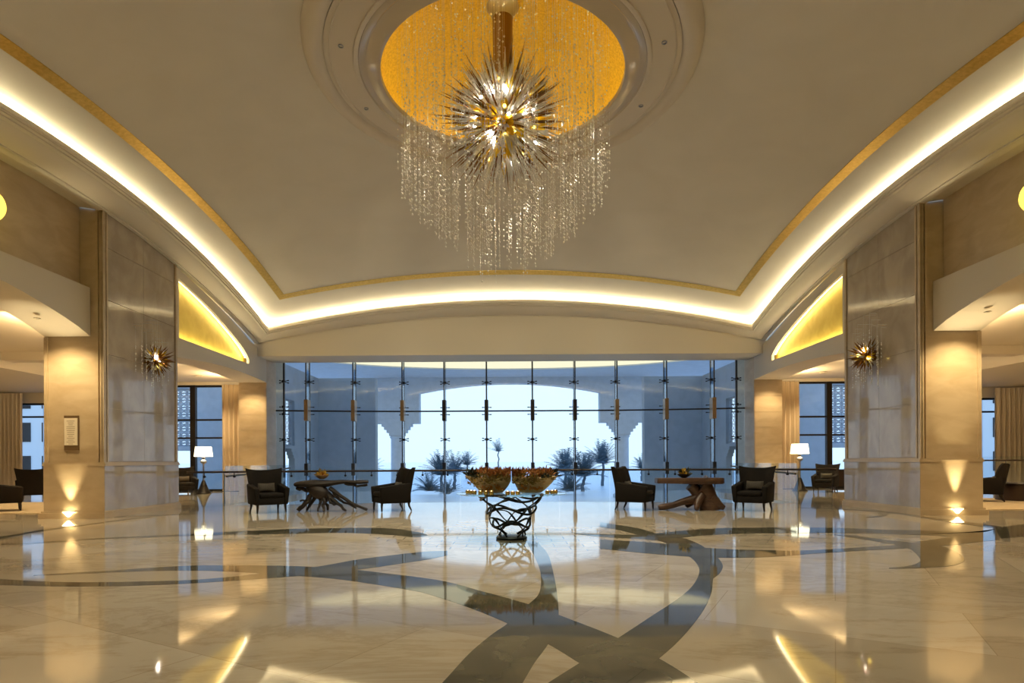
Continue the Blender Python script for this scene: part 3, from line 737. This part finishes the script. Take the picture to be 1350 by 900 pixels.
q = MB(); q.ball((0,0,0), .42, 24, 14); q.build('core', 'stem', ch)
dirs = fib(900, 3)
dirs.sort(key=lambda d: d.y+.25*d.z)      # nearest the camera first
rest = {'sp_white': MB(), 'sp_amber': MB(), 'sp_brown': MB()}
for i, d in enumerate(dirs):
    x = R.random(); m = 'sp_white' if x < .56 else 'sp_amber' if x < .74 else 'sp_brown'
    L = R.uniform(.42,.82) if m != 'sp_brown' else R.uniform(.65,1.05)
    w = R.uniform(.026,.05) if m == 'sp_white' else R.uniform(.05,.085) if m == 'sp_amber' else R.uniform(.016,.026)
    if m == 'sp_amber': L *= .75
    if i < 90: mb = MB(); spike(mb, O, d, .4, L, w); mb.build('glass_spike', m, ch)
    else: spike(rest[m], O, d, .4, L, w)
bm = MB(); mats = ['sp_white','sp_amber','sp_brown']; counts = []
for m in mats: bm.add(rest[m].v, rest[m].f); counts += [mats.index(m)]*len(rest[m].f)
o = bm.build('glass_spikes', mats, ch); o['kind'] = 'stuff'
o.data.polygons.foreach_set('material_index', counts)
for i, d in enumerate(fib(96, 9)):
    q = MB(); q.ball(tuple(d*R.uniform(.50,.80)), R.uniform(.028,.042), 8, 6); q.build('bulb', 'bulbamber' if i % 2 else 'bulb', ch)
strings = []
for i in range(1500):
    if len(strings) >= 420: break
    a = R.uniform(0,2*PI); r = 2.08*math.sqrt(R.random())
    if r < .34: continue
    if r < 1.15 and R.random() < .35: continue
    strings.append((r*math.cos(a), r*math.sin(a), r))
strings.sort(key=lambda p: p[1])
def string_mesh(mb, x, y, r, zt, zbm, br, dense):
    mb.tube([(x,y,zt),(x,y,zbm)], .0014, 3, cap=False)
    z = zbm; span = R.uniform(.9,1.7) if zt-zbm > 1.6 else 9
    while z < zt-.3:
        b = br*R.uniform(.6,1.3)
        mb.add([(x+b,y,z),(x,y+b,z),(x-b,y,z),(x,y-b,z),(x,y,z+b*1.4),(x,y,z-b*1.4)], [(0,1,4),(1,2,4),(2,3,4),(3,0,4),(1,0,5),(2,1,5),(3,2,5),(0,3,5)], False)
        z += dense*R.uniform(.4,1.6)*(1 if z-zbm < span else 5)
st_rest = MB()
for i, (x, y, r) in enumerate(strings):
    zt = (8.85+1.42*math.sqrt(max(0,1-(r/2.62)**2)))-CZ-.02
    zb_ = 4.55+1.9*(r/2.08)**1.2+abs(R.gauss(0,.30))-CZ
    if i < 96: mb = MB(); string_mesh(mb, x, y, r, zt, zb_, .0155, .115); mb.build('crystal_string', 'crystal', ch)
    else: string_mesh(st_rest, x, y, r, zt, zb_, .0155, .115)
o = st_rest.build('crystal_strings', 'crystal', ch); o['kind'] = 'stuff'
# starburst wall lights on the piers
for s, nm, (px_, py_) in ((-1,'left',(15.62,4.03)),(1,'right',(15.66,4.04))):
    wl = thing('wall_light', 'starburst glass wall light with crystal drops on the inner face of the %s pier' % nm, 'wall light', (s*L0,px_,py_)); wl.scale = (1.3,1.3,1.3)
    q = MB(); st0 = len(q.v); q.lathe([(0,0),(.11,0),(.11,.04),(.05,.06),(0,.06)], 20); q.xf(Matrix.Rotation(-s*PI/2, 4, 'Y')); q.build('back_plate', 'stem', wl)
    cc = Vector((-s*.16,0,0))
    q = MB(); q.ball(tuple(cc), .10, 14, 8); q.build('core', 'stem', wl)
    for i, d in enumerate(fib(170, 5)):
        if d.x*s > .35: continue
        x = R.random(); m = 'sp_white' if x < .25 else 'sp_amber' if x < .4 else 'sp_brown'
        mb = MB(); spike(mb, cc, d, .08, R.uniform(.14,.22)*(1.45 if m == 'sp_brown' else 1), R.uniform(.014,.024)); mb.build('glass_spike', m, wl)
    for i, d in enumerate(fib(9, 2)):
        if d.x*s > .1: continue
        q = MB(); q.ball(tuple(cc+d*.15), .03, 8, 6); q.build('bulb', 'bulb' if i % 2 else 'bulbamber', wl)
    for i in range(16):
        y = R.uniform(-.5,.5); zt = R.uniform(.2,.62)*(1-abs(y)); x = -s*R.uniform(.05,.25)
        mb = MB(); string_mesh(mb, x, y, 0, zt+.3, -.25-R.uniform(0,.45), .014, .07); mb.tube([(x,y,zt+.3),(-s*.0,y,zt+.3)], .003, 4); mb.build('crystal_string', 'crystal', wl)

# amber globes high on the side walls
for s, nm in ((-1,'left'),(1,'right')):
    gl = thing('amber_globe_light', 'glowing amber globe light high on the %s wall at the picture edge' % nm, 'wall light', (s*10.15,10.97,6.16))
    q = MB(); q.ball((-s*.34,0,0), .33, 24, 16); q.build('globe', 'amberdisc', gl)
    q = MB(); q.lathe([(0,0),(.12,0),(.12,.02),(0,.02)], 16); q.xf(Matrix.Rotation(-s*PI/2, 4, 'Y')); q.build('bracket', 'stem', gl)

# ---------------------------------------------------------------- pier lights and sign
for s, nm, lx in ((-1,'left',10.37),(1,'right',10.37)):
    up = thing('wall_uplight', 'small glowing cup uplight at the foot of the %s pier' % nm, 'uplight', (s*lx,13.80,.0))
    q = MB(); q.lathe([(.0,.045),(.03,.05),(.10,.13),(.15,.165),(.15,.172),(.0,.172)], 20, sy=.45); q.build('cup', 'uplight', up)
    q = MB(); q.lathe([(.152,.160),(.162,.168),(.162,.180),(.150,.180)], 20, sy=.45); q.build('rim', 'wallstone', up)
    light('pier_uplight', 'SPOT', (s*lx,13.73,.20), 110 if s < 0 else 260, (1,.78,.42), target=(s*lx,13.95,3.2 if s > 0 else 2.2), spot_size=.9 if s < 0 else .62, spot_blend=.9, shadow_soft_size=.04)
    # downlights under the arches, grazing the pier faces
    dl = tag(MB().lathe([(0,.01),(.05,.01),(.07,0),(.07,-.012),(.04,-.012),(.03,.004),(0,.004)], 20, (s*10.4,12.95,4.50)).build('recessed_downlight', 'plaster'), 'recessed spotlight under the %s arch beam lighting the pier' % nm, 'downlight')
    light('pier_downlight', 'SPOT', (s*10.4,12.95,4.46), 220, (1,.74,.38), target=(s*10.4,13.8,1.5), spot_size=1.9, spot_blend=.8, shadow_soft_size=.05)
    light('pier_soffit', 'SPOT', (s*10.37,13.66,.22), 420, (1,.82,.48), target=(s*10.4,13.2,4.4), spot_size=.42, spot_blend=.8, shadow_soft_size=.04)
    light('far_pier_light', 'SPOT', (s*10.15,22.45,4.36), 110, (1,.74,.38), target=(s*10.15,23.2,.8), spot_size=2.0, spot_blend=.7, shadow_soft_size=.05)
    light('far_pier_uplight', 'SPOT', (s*10.15,23.1,.1), 90, (1,.74,.36), target=(s*10.15,23.4,3), spot_size=1.0, spot_blend=.9, shadow_soft_size=.05)
    for (x, y) in ((13.5,15),(13.5,20),(13.2,25),(19.5,16),(20,22),(13.5,9)):
        z = 4.98 if x < 17 else 4.53
        dl = MB().lathe([(0,.0),(.14,.0),(.16,-.012),(.16,-.02),(.12,-.02)], 20, (s*x,y,z)).build('lounge_fill_downlight', 'plaster')
        tag(dl, 'round downlight added in the %s lounge ceiling to light the lounge' % nm, 'downlight', '%s lounge added downlights' % nm)
        light('lounge_fill_spot', 'SPOT', (s*x,y,z-.04), 420, (1,.76,.42), target=(s*x,y,0), spot_size=2.1, spot_blend=.6, shadow_soft_size=.08)  # lounge downlights are added fill to warm and brighten the side lounges
    for y in (14.8, 16.6, 21.0, 24.6):
        light('lounge_ceiling_fill', 'AREA', (s*11.6,y,4.5), 90, (1,.70,.34), target=(s*12.2,y,6), shape='RECTANGLE', size=.2, size_y=1.2)  # added upward fill for the lounge ceiling, no cove is modelled
sg = thing('wall_sign', 'narrow recessed sign panel with rows of small print on the left pier', 'sign', (-10.36,13.9,2.03))
q = MB(); q.box(-.17,.17,-.012,.02,-.42,.40); q.build('niche', 'bronzewarm', sg)
q = MB(); q.box(-.155,.155,-.028,-.012,-.30,.34); q.build('panel', 'lime', sg)
for i in range(13):
    z = .27-i*.045; wd = R.uniform(.05,.11)
    q = MB(); q.box(-wd,wd,-.0295,-.028,z-.006,z+.006); q.build('print_line', 'ink', sg)

# ---------------------------------------------------------------- armchairs
def make_armchair():
    t = thing('armchair', '', 'armchair')
    MB().rbox(-.35,.35,-.40,.32,.20,.37,.03).build('seat_base', 'fabric', t)
    MB().rbox(-.285,.285,-.42,.22,.36,.48,.045,4).build('seat_cushion', 'fabric', t)
    for s in (-1,1):
        a = MB(); x0, x1 = s*.29, s*.40
        v = [(x0,-.42,.20),(x1-s*.02,-.42,.20),(x1,.36,.20),(x0,.36,.20),(x0,-.44,.60),(x1+s*.02,-.44,.60),(x1+s*.03,.34,.70),(x0,.34,.70)]
        if s < 0: v = [v[1],v[0],v[3],v[2],v[5],v[4],v[7],v[6]]
        a.rhexa(v, .028); a.build('armrest', 'fabric', t)
    b = MB(); nu, nz = 12, 12
    def bp(u, v, side):
        w = .34+.02*v+.075*v**2.2; x = w*(2*u-1); e = abs(2*u-1)
        z = .22+(.86-.05*(1-e**2.5))*v
        y = .24+.17*v-.13*e**3*(.25+.75*math.sin(PI*min(1,v*1.0))**.6) if side == 0 else .37+.16*v-.10*e**3*(.3+.4*v)
        return (x, y, z)
    b.grid(lambda u, v: bp(u, v, 0), nu, nz); b.grid(lambda u, v: bp(u, v, 1), nu, nz, True)
    m = (nu+1)*(nz+1)
    ed = [i*(nz+1) for i in range(nu+1)]+[nu*(nz+1)+j for j in range(1,nz+1)]+[i*(nz+1)+nz for i in range(nu-1,-1,-1)]+[j for j in range(nz-1,0,-1)]
    for a_, c_ in zip(ed, ed[1:]+ed[:1]): b.f.append([a_, c_, m+c_, m+a_]); b.sm.append(True)
    b.build('backrest', 'fabric', t)
    for sx in (-1,1):
        for sy, y in ((-1,-.37),(1,.32)):
            l = MB(); l.tube([(sx*.32,y,.22),(sx*.325,y+sy*.01,.12),(sx*.335,y+(.07 if sy > 0 else -.01),0)], [.034,.028,.018], 8); l.build('leg', 'legwood', t)
    p = MB()
    def pil(u, v):
        a = 2*PI*v; uu = u*2-1; th = .062*(1-uu**4)**.5+.004; hh = .115*(1-.12*(1-uu*uu))
        return (.20*uu, .155+th*math.cos(a)-.10*math.sin(a)*-.25, .60+hh*math.sin(a))
    p.grid(pil, 12, 14); p.build('lumbar_pillow', 'pillow', t)
    return t
arm = make_armchair(); arm.scale = (1.05,1.05,1.06)
AC = [(353,15.35,.62,'dark armchair at the left end of the railing, left of the root table'),
      (517,15.75,-1.05,'dark armchair right of the root table, facing it in near profile'),
      (836,15.75,1.05,'dark armchair left of the slab table, facing it in near profile'),
      (993,15.35,-.62,'dark armchair at the right end of the railing, right of the slab table')]
def put(first, u, d, rz, label, group, z=.008):
    p = (ux(u,d), d, z)
    if first['label'] == '':
        first.location = p; first.rotation_euler = (0,0,rz); first['label'] = label; first['group'] = group; return first
    return dup(first, p, rz, label, group)
for u, d, rz, lb in AC: put(arm, u, d, rz, lb, 'armchairs along the railing')
put(arm, 1, 15.9, 2.3, 'dark armchair on the left lounge rug, cut by the picture edge', 'armchairs in the side lounges', .030)
put(arm, 44, 20.3, -2.6, 'dark armchair deep in the left lounge, by the narrow window', 'armchairs in the side lounges')
put(arm, 1300, 18.2, -2.2, 'dark armchair on the right lounge rug beside the drum table', 'armchairs in the side lounges', .030)
put(arm, 1088, 24.2, -.7, 'dark armchair in the right lounge behind the glass railing', 'armchairs in the side lounges')
put(arm, 243, 23.8, .7, 'dark armchair in the left lounge behind the glass railing, by the floor lamp', 'armchairs in the side lounges')

# ---------------------------------------------------------------- root table (left)
def wob(a, b, n, amp, rr, sag=0):
    a, b = Vector(a), Vector(b); out = []
    for i in range(n+1):
        t = i/n; w = math.sin(PI*t)
        out.append(a.lerp(b, t)+Vector((rr.uniform(-1,1),rr.uniform(-1,1),rr.uniform(-1,1)))*amp*w+Vector((0,0,sag*w)))
    return out
d = 15.6
rt = thing('root_table', 'dark driftwood console table of splayed roots between the left armchairs', 'table', (ux(437,d), d, 0))
rr = random.Random(5)
q = MB(); q.tube(cr([(-.98,.05,.71),(-.7,-.02,.73),(-.4,0,.72),(-.1,.02,.74),(.3,.03,.78),(.65,0,.77),(.97,.03,.78)], 4), [.05,.07,.075,.085,.09,.1,.11,.12,.12,.115,.11,.1,.09,.075,.065,.06,.055,.05,.05,.05,.05,.055,.05,.045,.04], 9, flat=1.6)
q.build('top_limb', 'root', rt)
q = MB(); q.tube(cr([(-.62,0,.68),(-.42,.0,.58),(-.25,0,.48),(-.12,.02,.40)], 4), [.10,.13,.16,.18,.19,.2,.2,.2,.19,.18,.16,.13,.08], 10); q.build('stump', 'root', rt)
for e, r0, r1, fr in [((-.86,-.1,.03),.085,.05,(-.42,0,.55)),((-.72,.2,.03),.06,.035,(-.4,.05,.5)),((-.30,-.2,.03),.05,.03,(-.28,0,.5)),((-.12,-.28,.02),.055,.03,(-.22,0,.5)),((-.18,.25,.02),.05,.03,(-.2,.05,.5)),
        ((.42,-.15,.03),.06,.03,(-.12,0,.46)),((.95,-.05,.04),.06,.035,(-.05,0,.62)),((.60,.22,.06),.045,.025,(-.1,.02,.5)),((.15,-.25,.18),.045,.02,(-.15,0,.45)),((-.95,.05,.62),.07,.045,(-.35,0,.60)),((-.80,-.12,.28),.04,.02,(-.4,0,.5)),((.06,.2,.16),.04,.015,(-.15,0,.45)),((.95,.0,.70),.045,.03,(.35,0,.74)),((.30,-.1,.30),.035,.02,(.05,0,.5))]:
    q = MB(); pts = wob(fr, e, 7, .035, rr, -.03); q.tube(pts, [r0+(r1-r0)*i/7+rr.uniform(-.006,.006) for i in range(8)], 7); q.build('root', 'root', rt)

# slab table (right)
d = 15.6
sb = thing('slab_table', 'reddish live edge slab table on a tree trunk base between the right armchairs', 'table', (ux(908,d), d, 0))
rr = random.Random(11)
q = MB(); ring = []
nP = 36
top = [(-.87+.02*math.sin(i*2.1), 0) for i in range(2)]
pts = []
for i in range(nP):
    a = 2*PI*i/nP; c, s_ = math.cos(a), math.sin(a)
    pts.append((.88*math.copysign(abs(c)**.35, c)+rr.uniform(-.015,.015), .27*math.copysign(abs(s_)**.5, s_)+rr.uniform(-.02,.02)))
q.loft([[(x*.97,y*.93,.685+.02*(x<-.2)) for x,y in pts],[(x,y,.71) for x,y in pts],[(x*1.0,y,.82) for x,y in pts],[(x*.985,y*.96,.845) for x,y in pts]])
q.build('tabletop', 'trunk', sb)
q = MB(); q.tube(cr([(.30,0,.66),(.38,0,.60),(.46,.0,.45),(.50,0,.28),(.56,0,.12),(.58,0,0)], 4), [.30,.29,.28,.27,.25,.24,.235,.23,.23,.235,.24,.25,.26,.27,.28,.29,.30,.30,.30,.30,.30], 14, flat=.8); q.build('trunk', 'trunk', sb)
for path, rd in [([(.04,0,.66),(.12,0,.58),(.22,0,.46),(.30,0,.34)], [.16,.15,.16,.18]),
                 ([(.36,0,.36),(.10,-.02,.28),(-.18,-.04,.22),(-.45,-.06,.13),(-.70,-.08,.09),(-.82,-.08,.07)], [.16,.12,.09,.08,.085,.06]),
                 ([(.30,-.1,.38),(.18,-.2,.24),(.12,-.28,.10),(.10,-.33,.04)], [.13,.10,.075,.05]),
                 ([(.34,.1,.36),(.15,.22,.2),(.02,.3,.07)], [.12,.09,.06]),
                 ([(.55,-.1,.3),(.74,-.16,.14),(.86,-.2,.06)], [.14,.10,.06])]:
    P = cr(path, 4); n_ = len(P)
    q = MB(); q.tube(P, [rd[min(len(rd)-1, i//4)]+(rd[min(len(rd)-1, i//4+1)]-rd[min(len(rd)-1,i//4)])*((i%4)/4) for i in range(n_)], 10); q.build('root', 'trunk', sb)

def leaf_cluster(mb, c, r, n, L, rr, w=.25, up=.3):
    for i in range(n):
        dd = Vector((rr.gauss(0,1), rr.gauss(0,1), abs(rr.gauss(0,1))+up)).normalized()
        b0 = Vector(c)+dd*r*rr.uniform(.1,.9); l = L*rr.uniform(.6,1.2); sd = dd.cross(Vector((rr.gauss(0,1),rr.gauss(0,1),.3))).normalized()*l*w; nn_ = dd.cross(sd).normalized()*l*.08
        mb.add([b0, b0+dd*l*.5+sd+nn_, b0+dd*l, b0+dd*l*.5-sd+nn_, b0+dd*l*.5-nn_], [(0,1,2),(0,2,3),(0,4,1),(1,4,2),(2,4,3),(3,4,0)], False)
def flower_bowl(loc, label, mats_, rr):
    fb = thing('flower_bowl', label, 'flower bowl', loc)
    q = MB(); q.lathe([(.0,.0),(.06,.0),(.08,.015),(.15,.06),(.18,.10),(.17,.105),(.14,.07),(.0,.04)], 24); q.build('bowl', mats_[0], fb)
    for m, n_, L in ((mats_[1],50,.09),(mats_[2],60,.06),(mats_[3],20,.14)):
        q = MB(); leaf_cluster(q, (0,0,.08), .12, n_, L, rr); o = q.build('flowers' if m != 'darkleaf' else 'leaves', m, fb); o['kind'] = 'stuff'
    return fb
flower_bowl((ux(424,15.6),15.62,.855), 'bowl of yellow flowers on the root table', ['bronzewarm','yellowflower','orangeflower','moss'], random.Random(2))
flower_bowl((ux(902,15.6),15.62,.845), 'dark bowl of yellow flowers and leaves on the slab table', ['legwood','yellowflower','yellowflower','darkleaf'], random.Random(3))

# ---------------------------------------------------------------- centre table
TX, TY = ux(674,10), 9.95
ct = thing('glass_table', 'round glass table on a woven black metal ribbon base in the middle of the lobby', 'table', (TX,TY,0))
q = MB(); q.lathe([(0,.752),(.90,.752),(.925,.757),(.93,.762),(.925,.768),(.90,.772),(0,.772)], 64); q.build('tabletop', 'tableglass', ct)
q = MB(); q.lathe([(0,0),(.25,0),(.26,.01),(.26,.03),(.24,.045),(.10,.05),(0,.05)], 40); q.build('base_plate', 'iron', ct)
def rbase(t): return .225+.30*t**1.15
for k in range(4):
    for sgn in (-1,1):
        pts = []; a0 = 2*PI*(k+.25*sgn)/4
        for i in range(61):
            t = i/60; a = a0+sgn*2.9*t
            r = rbase(t)+.03*math.sin(7*t+k*2+sgn); z = .05+.69*t+.05*math.sin(4*a+k*1.7+sgn)*math.sin(PI*min(1,t*1.05))
            pts.append((r*math.cos(a), r*math.sin(a), z))
        q = MB(); q.tube(pts, [.017+.006*math.sin(i*.35+k) for i in range(61)], 7, flat=.7); q.build('ribbon', 'iron', ct)
for t, ph in ((.30,0),(.62,1),(.93,2)):
    q = MB(); pts = []
    for i in range(64):
        a = 2*PI*i/64; pts.append((rbase(t)*math.cos(a)*1.04, rbase(t)*math.sin(a)*1.04, .06+.69*t+.055*math.sin(3*a+ph)))
    q.tube(pts, .019, 7, closed=True); q.build('ribbon', 'iron', ct)
# two sand-coloured planters, flowers spilling over their rims
rr = random.Random(21)
for k, (ox, rz, lb) in enumerate(((-.325,0,'sand coloured planter with rust flowers on the left half of the glass table'),(.325,0,'sand coloured planter with rust flowers on the right half of the glass table'))):
    pr = thing('flower_planter', lb, 'planter', (TX+ox,TY-.02,.776), rz, 'planters on the glass table')
    s = -1 if k == 0 else 1
    rings = []
    for i in range(9):
        t = i/8; wx = .17+.23*t**.8; wy = .12+.16*t**.8; cx_ = s*.05*t
        rings.append([(cx_+wx*math.cos(2*PI*j/28)*(1+.05*math.sin(5*2*PI*j/28+i*.4)), wy*math.sin(2*PI*j/28)*(1+.05*math.cos(3*2*PI*j/28)), .27*t+.02*t*math.cos(2*2*PI*j/28)) for j in range(28)])
    def clip(m_):  # the two planters meet in the middle of the table
        m_.v = [(x_ if s*x_ > -.320 else -s*.320, y_, z_) for x_, y_, z_ in m_.v]; return m_
    q = MB(); q.loft(rings); clip(q).build('pot', 'bowl', pr)
    q = MB()
    for i in range(20): leaf_cluster(q, (s*(.06+rr.uniform(-.38,.24)), rr.uniform(-.24,.12), rr.uniform(.24,.33)), .08, 40, .085, rr, .13, .5)
    clip(q).build('rust_flowers', 'rust', pr)['kind'] = 'stuff'
    q = MB()
    for i in range(12): leaf_cluster(q, (s*(.06+rr.uniform(-.38,.25)), rr.uniform(-.29,-.14), rr.uniform(.16,.28)), .07, 26, .085, rr, .2, -.2)
    clip(q).build('olive_leaves', 'moss', pr)['kind'] = 'stuff'
    q = MB(); leaf_cluster(q, (s*.36, -.03, .27), .09, 70, .10, rr, .18); leaf_cluster(q, (s*.24, -.24, .24), .07, 34, .07, rr, .2); clip(q).build('dark_leaves', 'darkleaf', pr)['kind'] = 'stuff'
    for i in range(14):
        q = MB(); u_ = rr.uniform(-.85,.85); z_ = rr.uniform(.10,.30)
        leaf_cluster(q, (s*.25*z_+u_*(.15+.6*z_), -(.13+.5*z_)*math.sqrt(1-.8*u_*u_), z_), .03, 10, .05, rr, .4, 0); clip(q).build('flower', 'orangeflower' if i % 2 else 'yellowflower', pr)
    for i in range(3):
        q = MB(); leaf_cluster(q, ((i-1)*.13, -.19, .05), .05, 16, .06, rr, .35, 0); clip(q).build('flower', 'orangeflower', pr)
# votives
def make_votive():
    v = thing('votive_candle', '', 'candle')
    MB().lathe([(0,.0),(.030,.0),(.036,.01),(.038,.055),(.034,.055),(.032,.02),(0,.02)], 16).build('holder', 'votive', v)
    MB().lathe([(0,.02),(.028,.02),(.028,.036),(0,.036)], 12).build('wax', 'white', v)
    MB().ball((0,0,.046), .009, 8, 6, 1.6).build('flame', 'flame', v)
    return v
vt = make_votive(); vt['label'] = ''
VG = [('at the left rim of the glass table', [(-.66,-.28),(-.72,-.20),(-.60,-.36)]), ('before the left planter', [(-.50,-.42),(-.41,-.48),(-.32,-.52)]),
      ('in the gap between the two planters', [(-.06,-.60),(.02,-.62),(.10,-.59)]), ('at the right rim of the glass table', [(.58,-.40),(.66,-.34),(.72,-.26)])]
for where, ps in VG:
    for j, (x, y) in enumerate(ps):
        lb = '%s of three gold votive candles %s' % (('leftmost','middle','rightmost')[sorted(range(3), key=lambda i: ps[i][0]).index(j)], where)
        p = (TX+x, TY+y, .772)
        if vt['label'] == '': vt.location = p; vt['label'] = lb; vt['group'] = 'votive candles on the glass table'
        else: dup(vt, p, j, lb, 'votive candles on the glass table')

# ---------------------------------------------------------------- lounge furniture
def lamp(loc, label):
    t = thing('floor_lamp', label, 'lamp', loc)
    MB().lathe([(0,0),(.30,0),(.30,.03),(.22,.12),(.14,.32),(.07,.52),(.045,.56),(0,.56)], 24).build('base', 'bronze', t)
    MB().lathe([(.035,.56),(.03,1.2),(.04,1.25),(.11,1.30),(.13,1.36),(.09,1.42),(.05,1.45),(.05,1.5),(.08,1.54),(.04,1.58)], 20).build('stem', 'steel', t)
    MB().lathe([(.30,1.98),(.315,1.98),(.365,1.56),(.35,1.56),(.30,1.98)], 32).build('lamp_shade', 'shade', t)
    light('lamp_bulb', 'POINT', (loc[0],loc[1],1.75), 20, (1,.80,.5), shadow_soft_size=.2)
    return t
lamp((-13.0,25.0,0), 'tall floor lamp with cream shade behind the railing, left of the lobby')
lamp((12.2,25.0,0), 'tall floor lamp with cream shade behind the railing, right of the lobby')
def curtain(x0, x1, y, z0, z1, m, label, folds=9):
    c = MB(); n_ = folds*8
    def P(u, v): return (x0+(x1-x0)*u, y+.07*math.sin(2*PI*folds*u)+.012*math.sin(9*u+4*v), z0+(z1-z0)*v)
    c.grid(P, n_, 6); c.grid(lambda u, v: (P(u,v)[0], P(u,v)[1]+.012, P(u,v)[2]), n_, 6, True)
    return tag(c.build('curtain', m), label, 'curtain')
for s, nm in ((-1,'left'),(1,'right')):
    xs = sorted((s*10.75, s*13.05)); curtain(xs[0], xs[1], 26.75, .02, 4.84, 'curtain', 'long beige curtain hanging behind the %s end pier' % nm, 11)
    xs = sorted((s*(22.15 if s < 0 else 21.75), s*24.2)); curtain(xs[0], xs[1], 26.7, .02, 4.5, 'sheer', 'pale drawn curtain at the outer end of the %s lounge window' % nm, 11)
    xs = sorted((s*11.9, s*19.5)); tag(MB().rbox(xs[0], xs[1], 15.2, 19.6, .001, .02, .006, 2).build('rug', 'rug'), 'pale beige rug in the %s lounge' % nm, 'rug')
    # sideboard near the lounge window
    sb2 = thing('sideboard', 'dark low sideboard under the lattice view in the %s lounge' % nm, 'sideboard', (s*14.9,26.2,0))
    MB().rbox(-.75,.75,-.22,.22,.12,.84,.01,2).build('body', 'legwood', sb2); MB().rbox(-.8,.8,-.25,.25,.84,.88,.008,2).build('top', 'legwood', sb2)
    for x in (-.37,.37): MB().rbox(x-.34,x+.34,-.235,-.215,.16,.80,.005,1).build('door', 'rail', sb2)
    for x in (-.68,.68):
        for y in (-.17,.17): MB().box(x-.025,x+.025,y-.025,y+.025,0,.12).build('leg', 'legwood', sb2)
dt = thing('drum_table', 'dark round drum coffee table on the right lounge rug', 'table', (ux(1345,18.6),18.6,0))
MB().lathe([(0,.02),(.60,.02),(.62,.04),(.62,.52),(0,.52)], 40).build('drum', 'rail', dt); MB().lathe([(0,.52),(.66,.52),(.67,.54),(.66,.56),(0,.56)], 40).build('top', 'legwood', dt)
gr = thing('railing', 'glass guard with dark handrail inside the right lounge', 'railing', (20.5,23.6,0))
MB().tube([(-2.6,0,1.25),(2.6,0,1.25)], .03, 8).build('handrail', 'rail', gr)
for a in (-2.6,-.86,.88): g = MB(); g.box(a,a+1.7,.03,.045,0,1.4); g.build('glass_panel', 'railglass', gr)
for a in (-2.6,-.86,.88,2.6): MB().box(a-.02,a+.02,-.02,.02,0,1.25).build('post', 'steel', gr)

# ---------------------------------------------------------------- world, camera, view
w = bpy.data.worlds.new('World'); sc.world = w; w.use_nodes = True
nt = w.node_tree; nt.nodes.clear()
tc = nt.nodes.new('ShaderNodeTexCoord'); sp = nt.nodes.new('ShaderNodeSeparateXYZ'); rp = nt.nodes.new('ShaderNodeValToRGB'); bg = nt.nodes.new('ShaderNodeBackground'); ou = nt.nodes.new('ShaderNodeOutputWorld')
e = rp.color_ramp.elements; e[0].position = 0; e[0].color = (.66,.83,1.0,1); e[1].position = .55; e[1].color = (.30,.52,.97,1)
x = e.new(.05); x.color = (.66,.83,1,1); x = e.new(.16); x.color = (.66,.84,1,1)
nt.links.new(tc.outputs['Generated'], sp.inputs[0]); nt.links.new(sp.outputs['Z'], rp.inputs[0]); nt.links.new(rp.outputs[0], bg.inputs[0]); nt.links.new(bg.outputs[0], ou.inputs[0])
bg.inputs[1].default_value = 1.22
cam = bpy.data.cameras.new('camera'); co = bpy.data.objects.new('camera', cam); C.objects.link(co)
cam.sensor_width = 36; cam.lens = 36*F/1350; cam.shift_y = (HY-450)/1350; cam.shift_x = (675-U0)/1350
cam.clip_end = 6000; cam.clip_start = .05
co.location = (0,0,EYE); co.rotation_euler = (PI/2, ROLL, YAW)
sc.camera = co
vs_ = sc.view_settings; vs_.view_transform = 'Standard'; vs_.look = 'None'; vs_.gamma = 1; vs_.use_curve_mapping = False; vs_.exposure = .42
cy = sc.cycles; cy.use_denoising = True; cy.max_bounces = 10; cy.diffuse_bounces = 4; cy.glossy_bounces = 5; cy.transparent_max_bounces = 24; cy.sample_clamp_indirect = 6; cy.caustics_reflective = False; cy.caustics_refractive = False
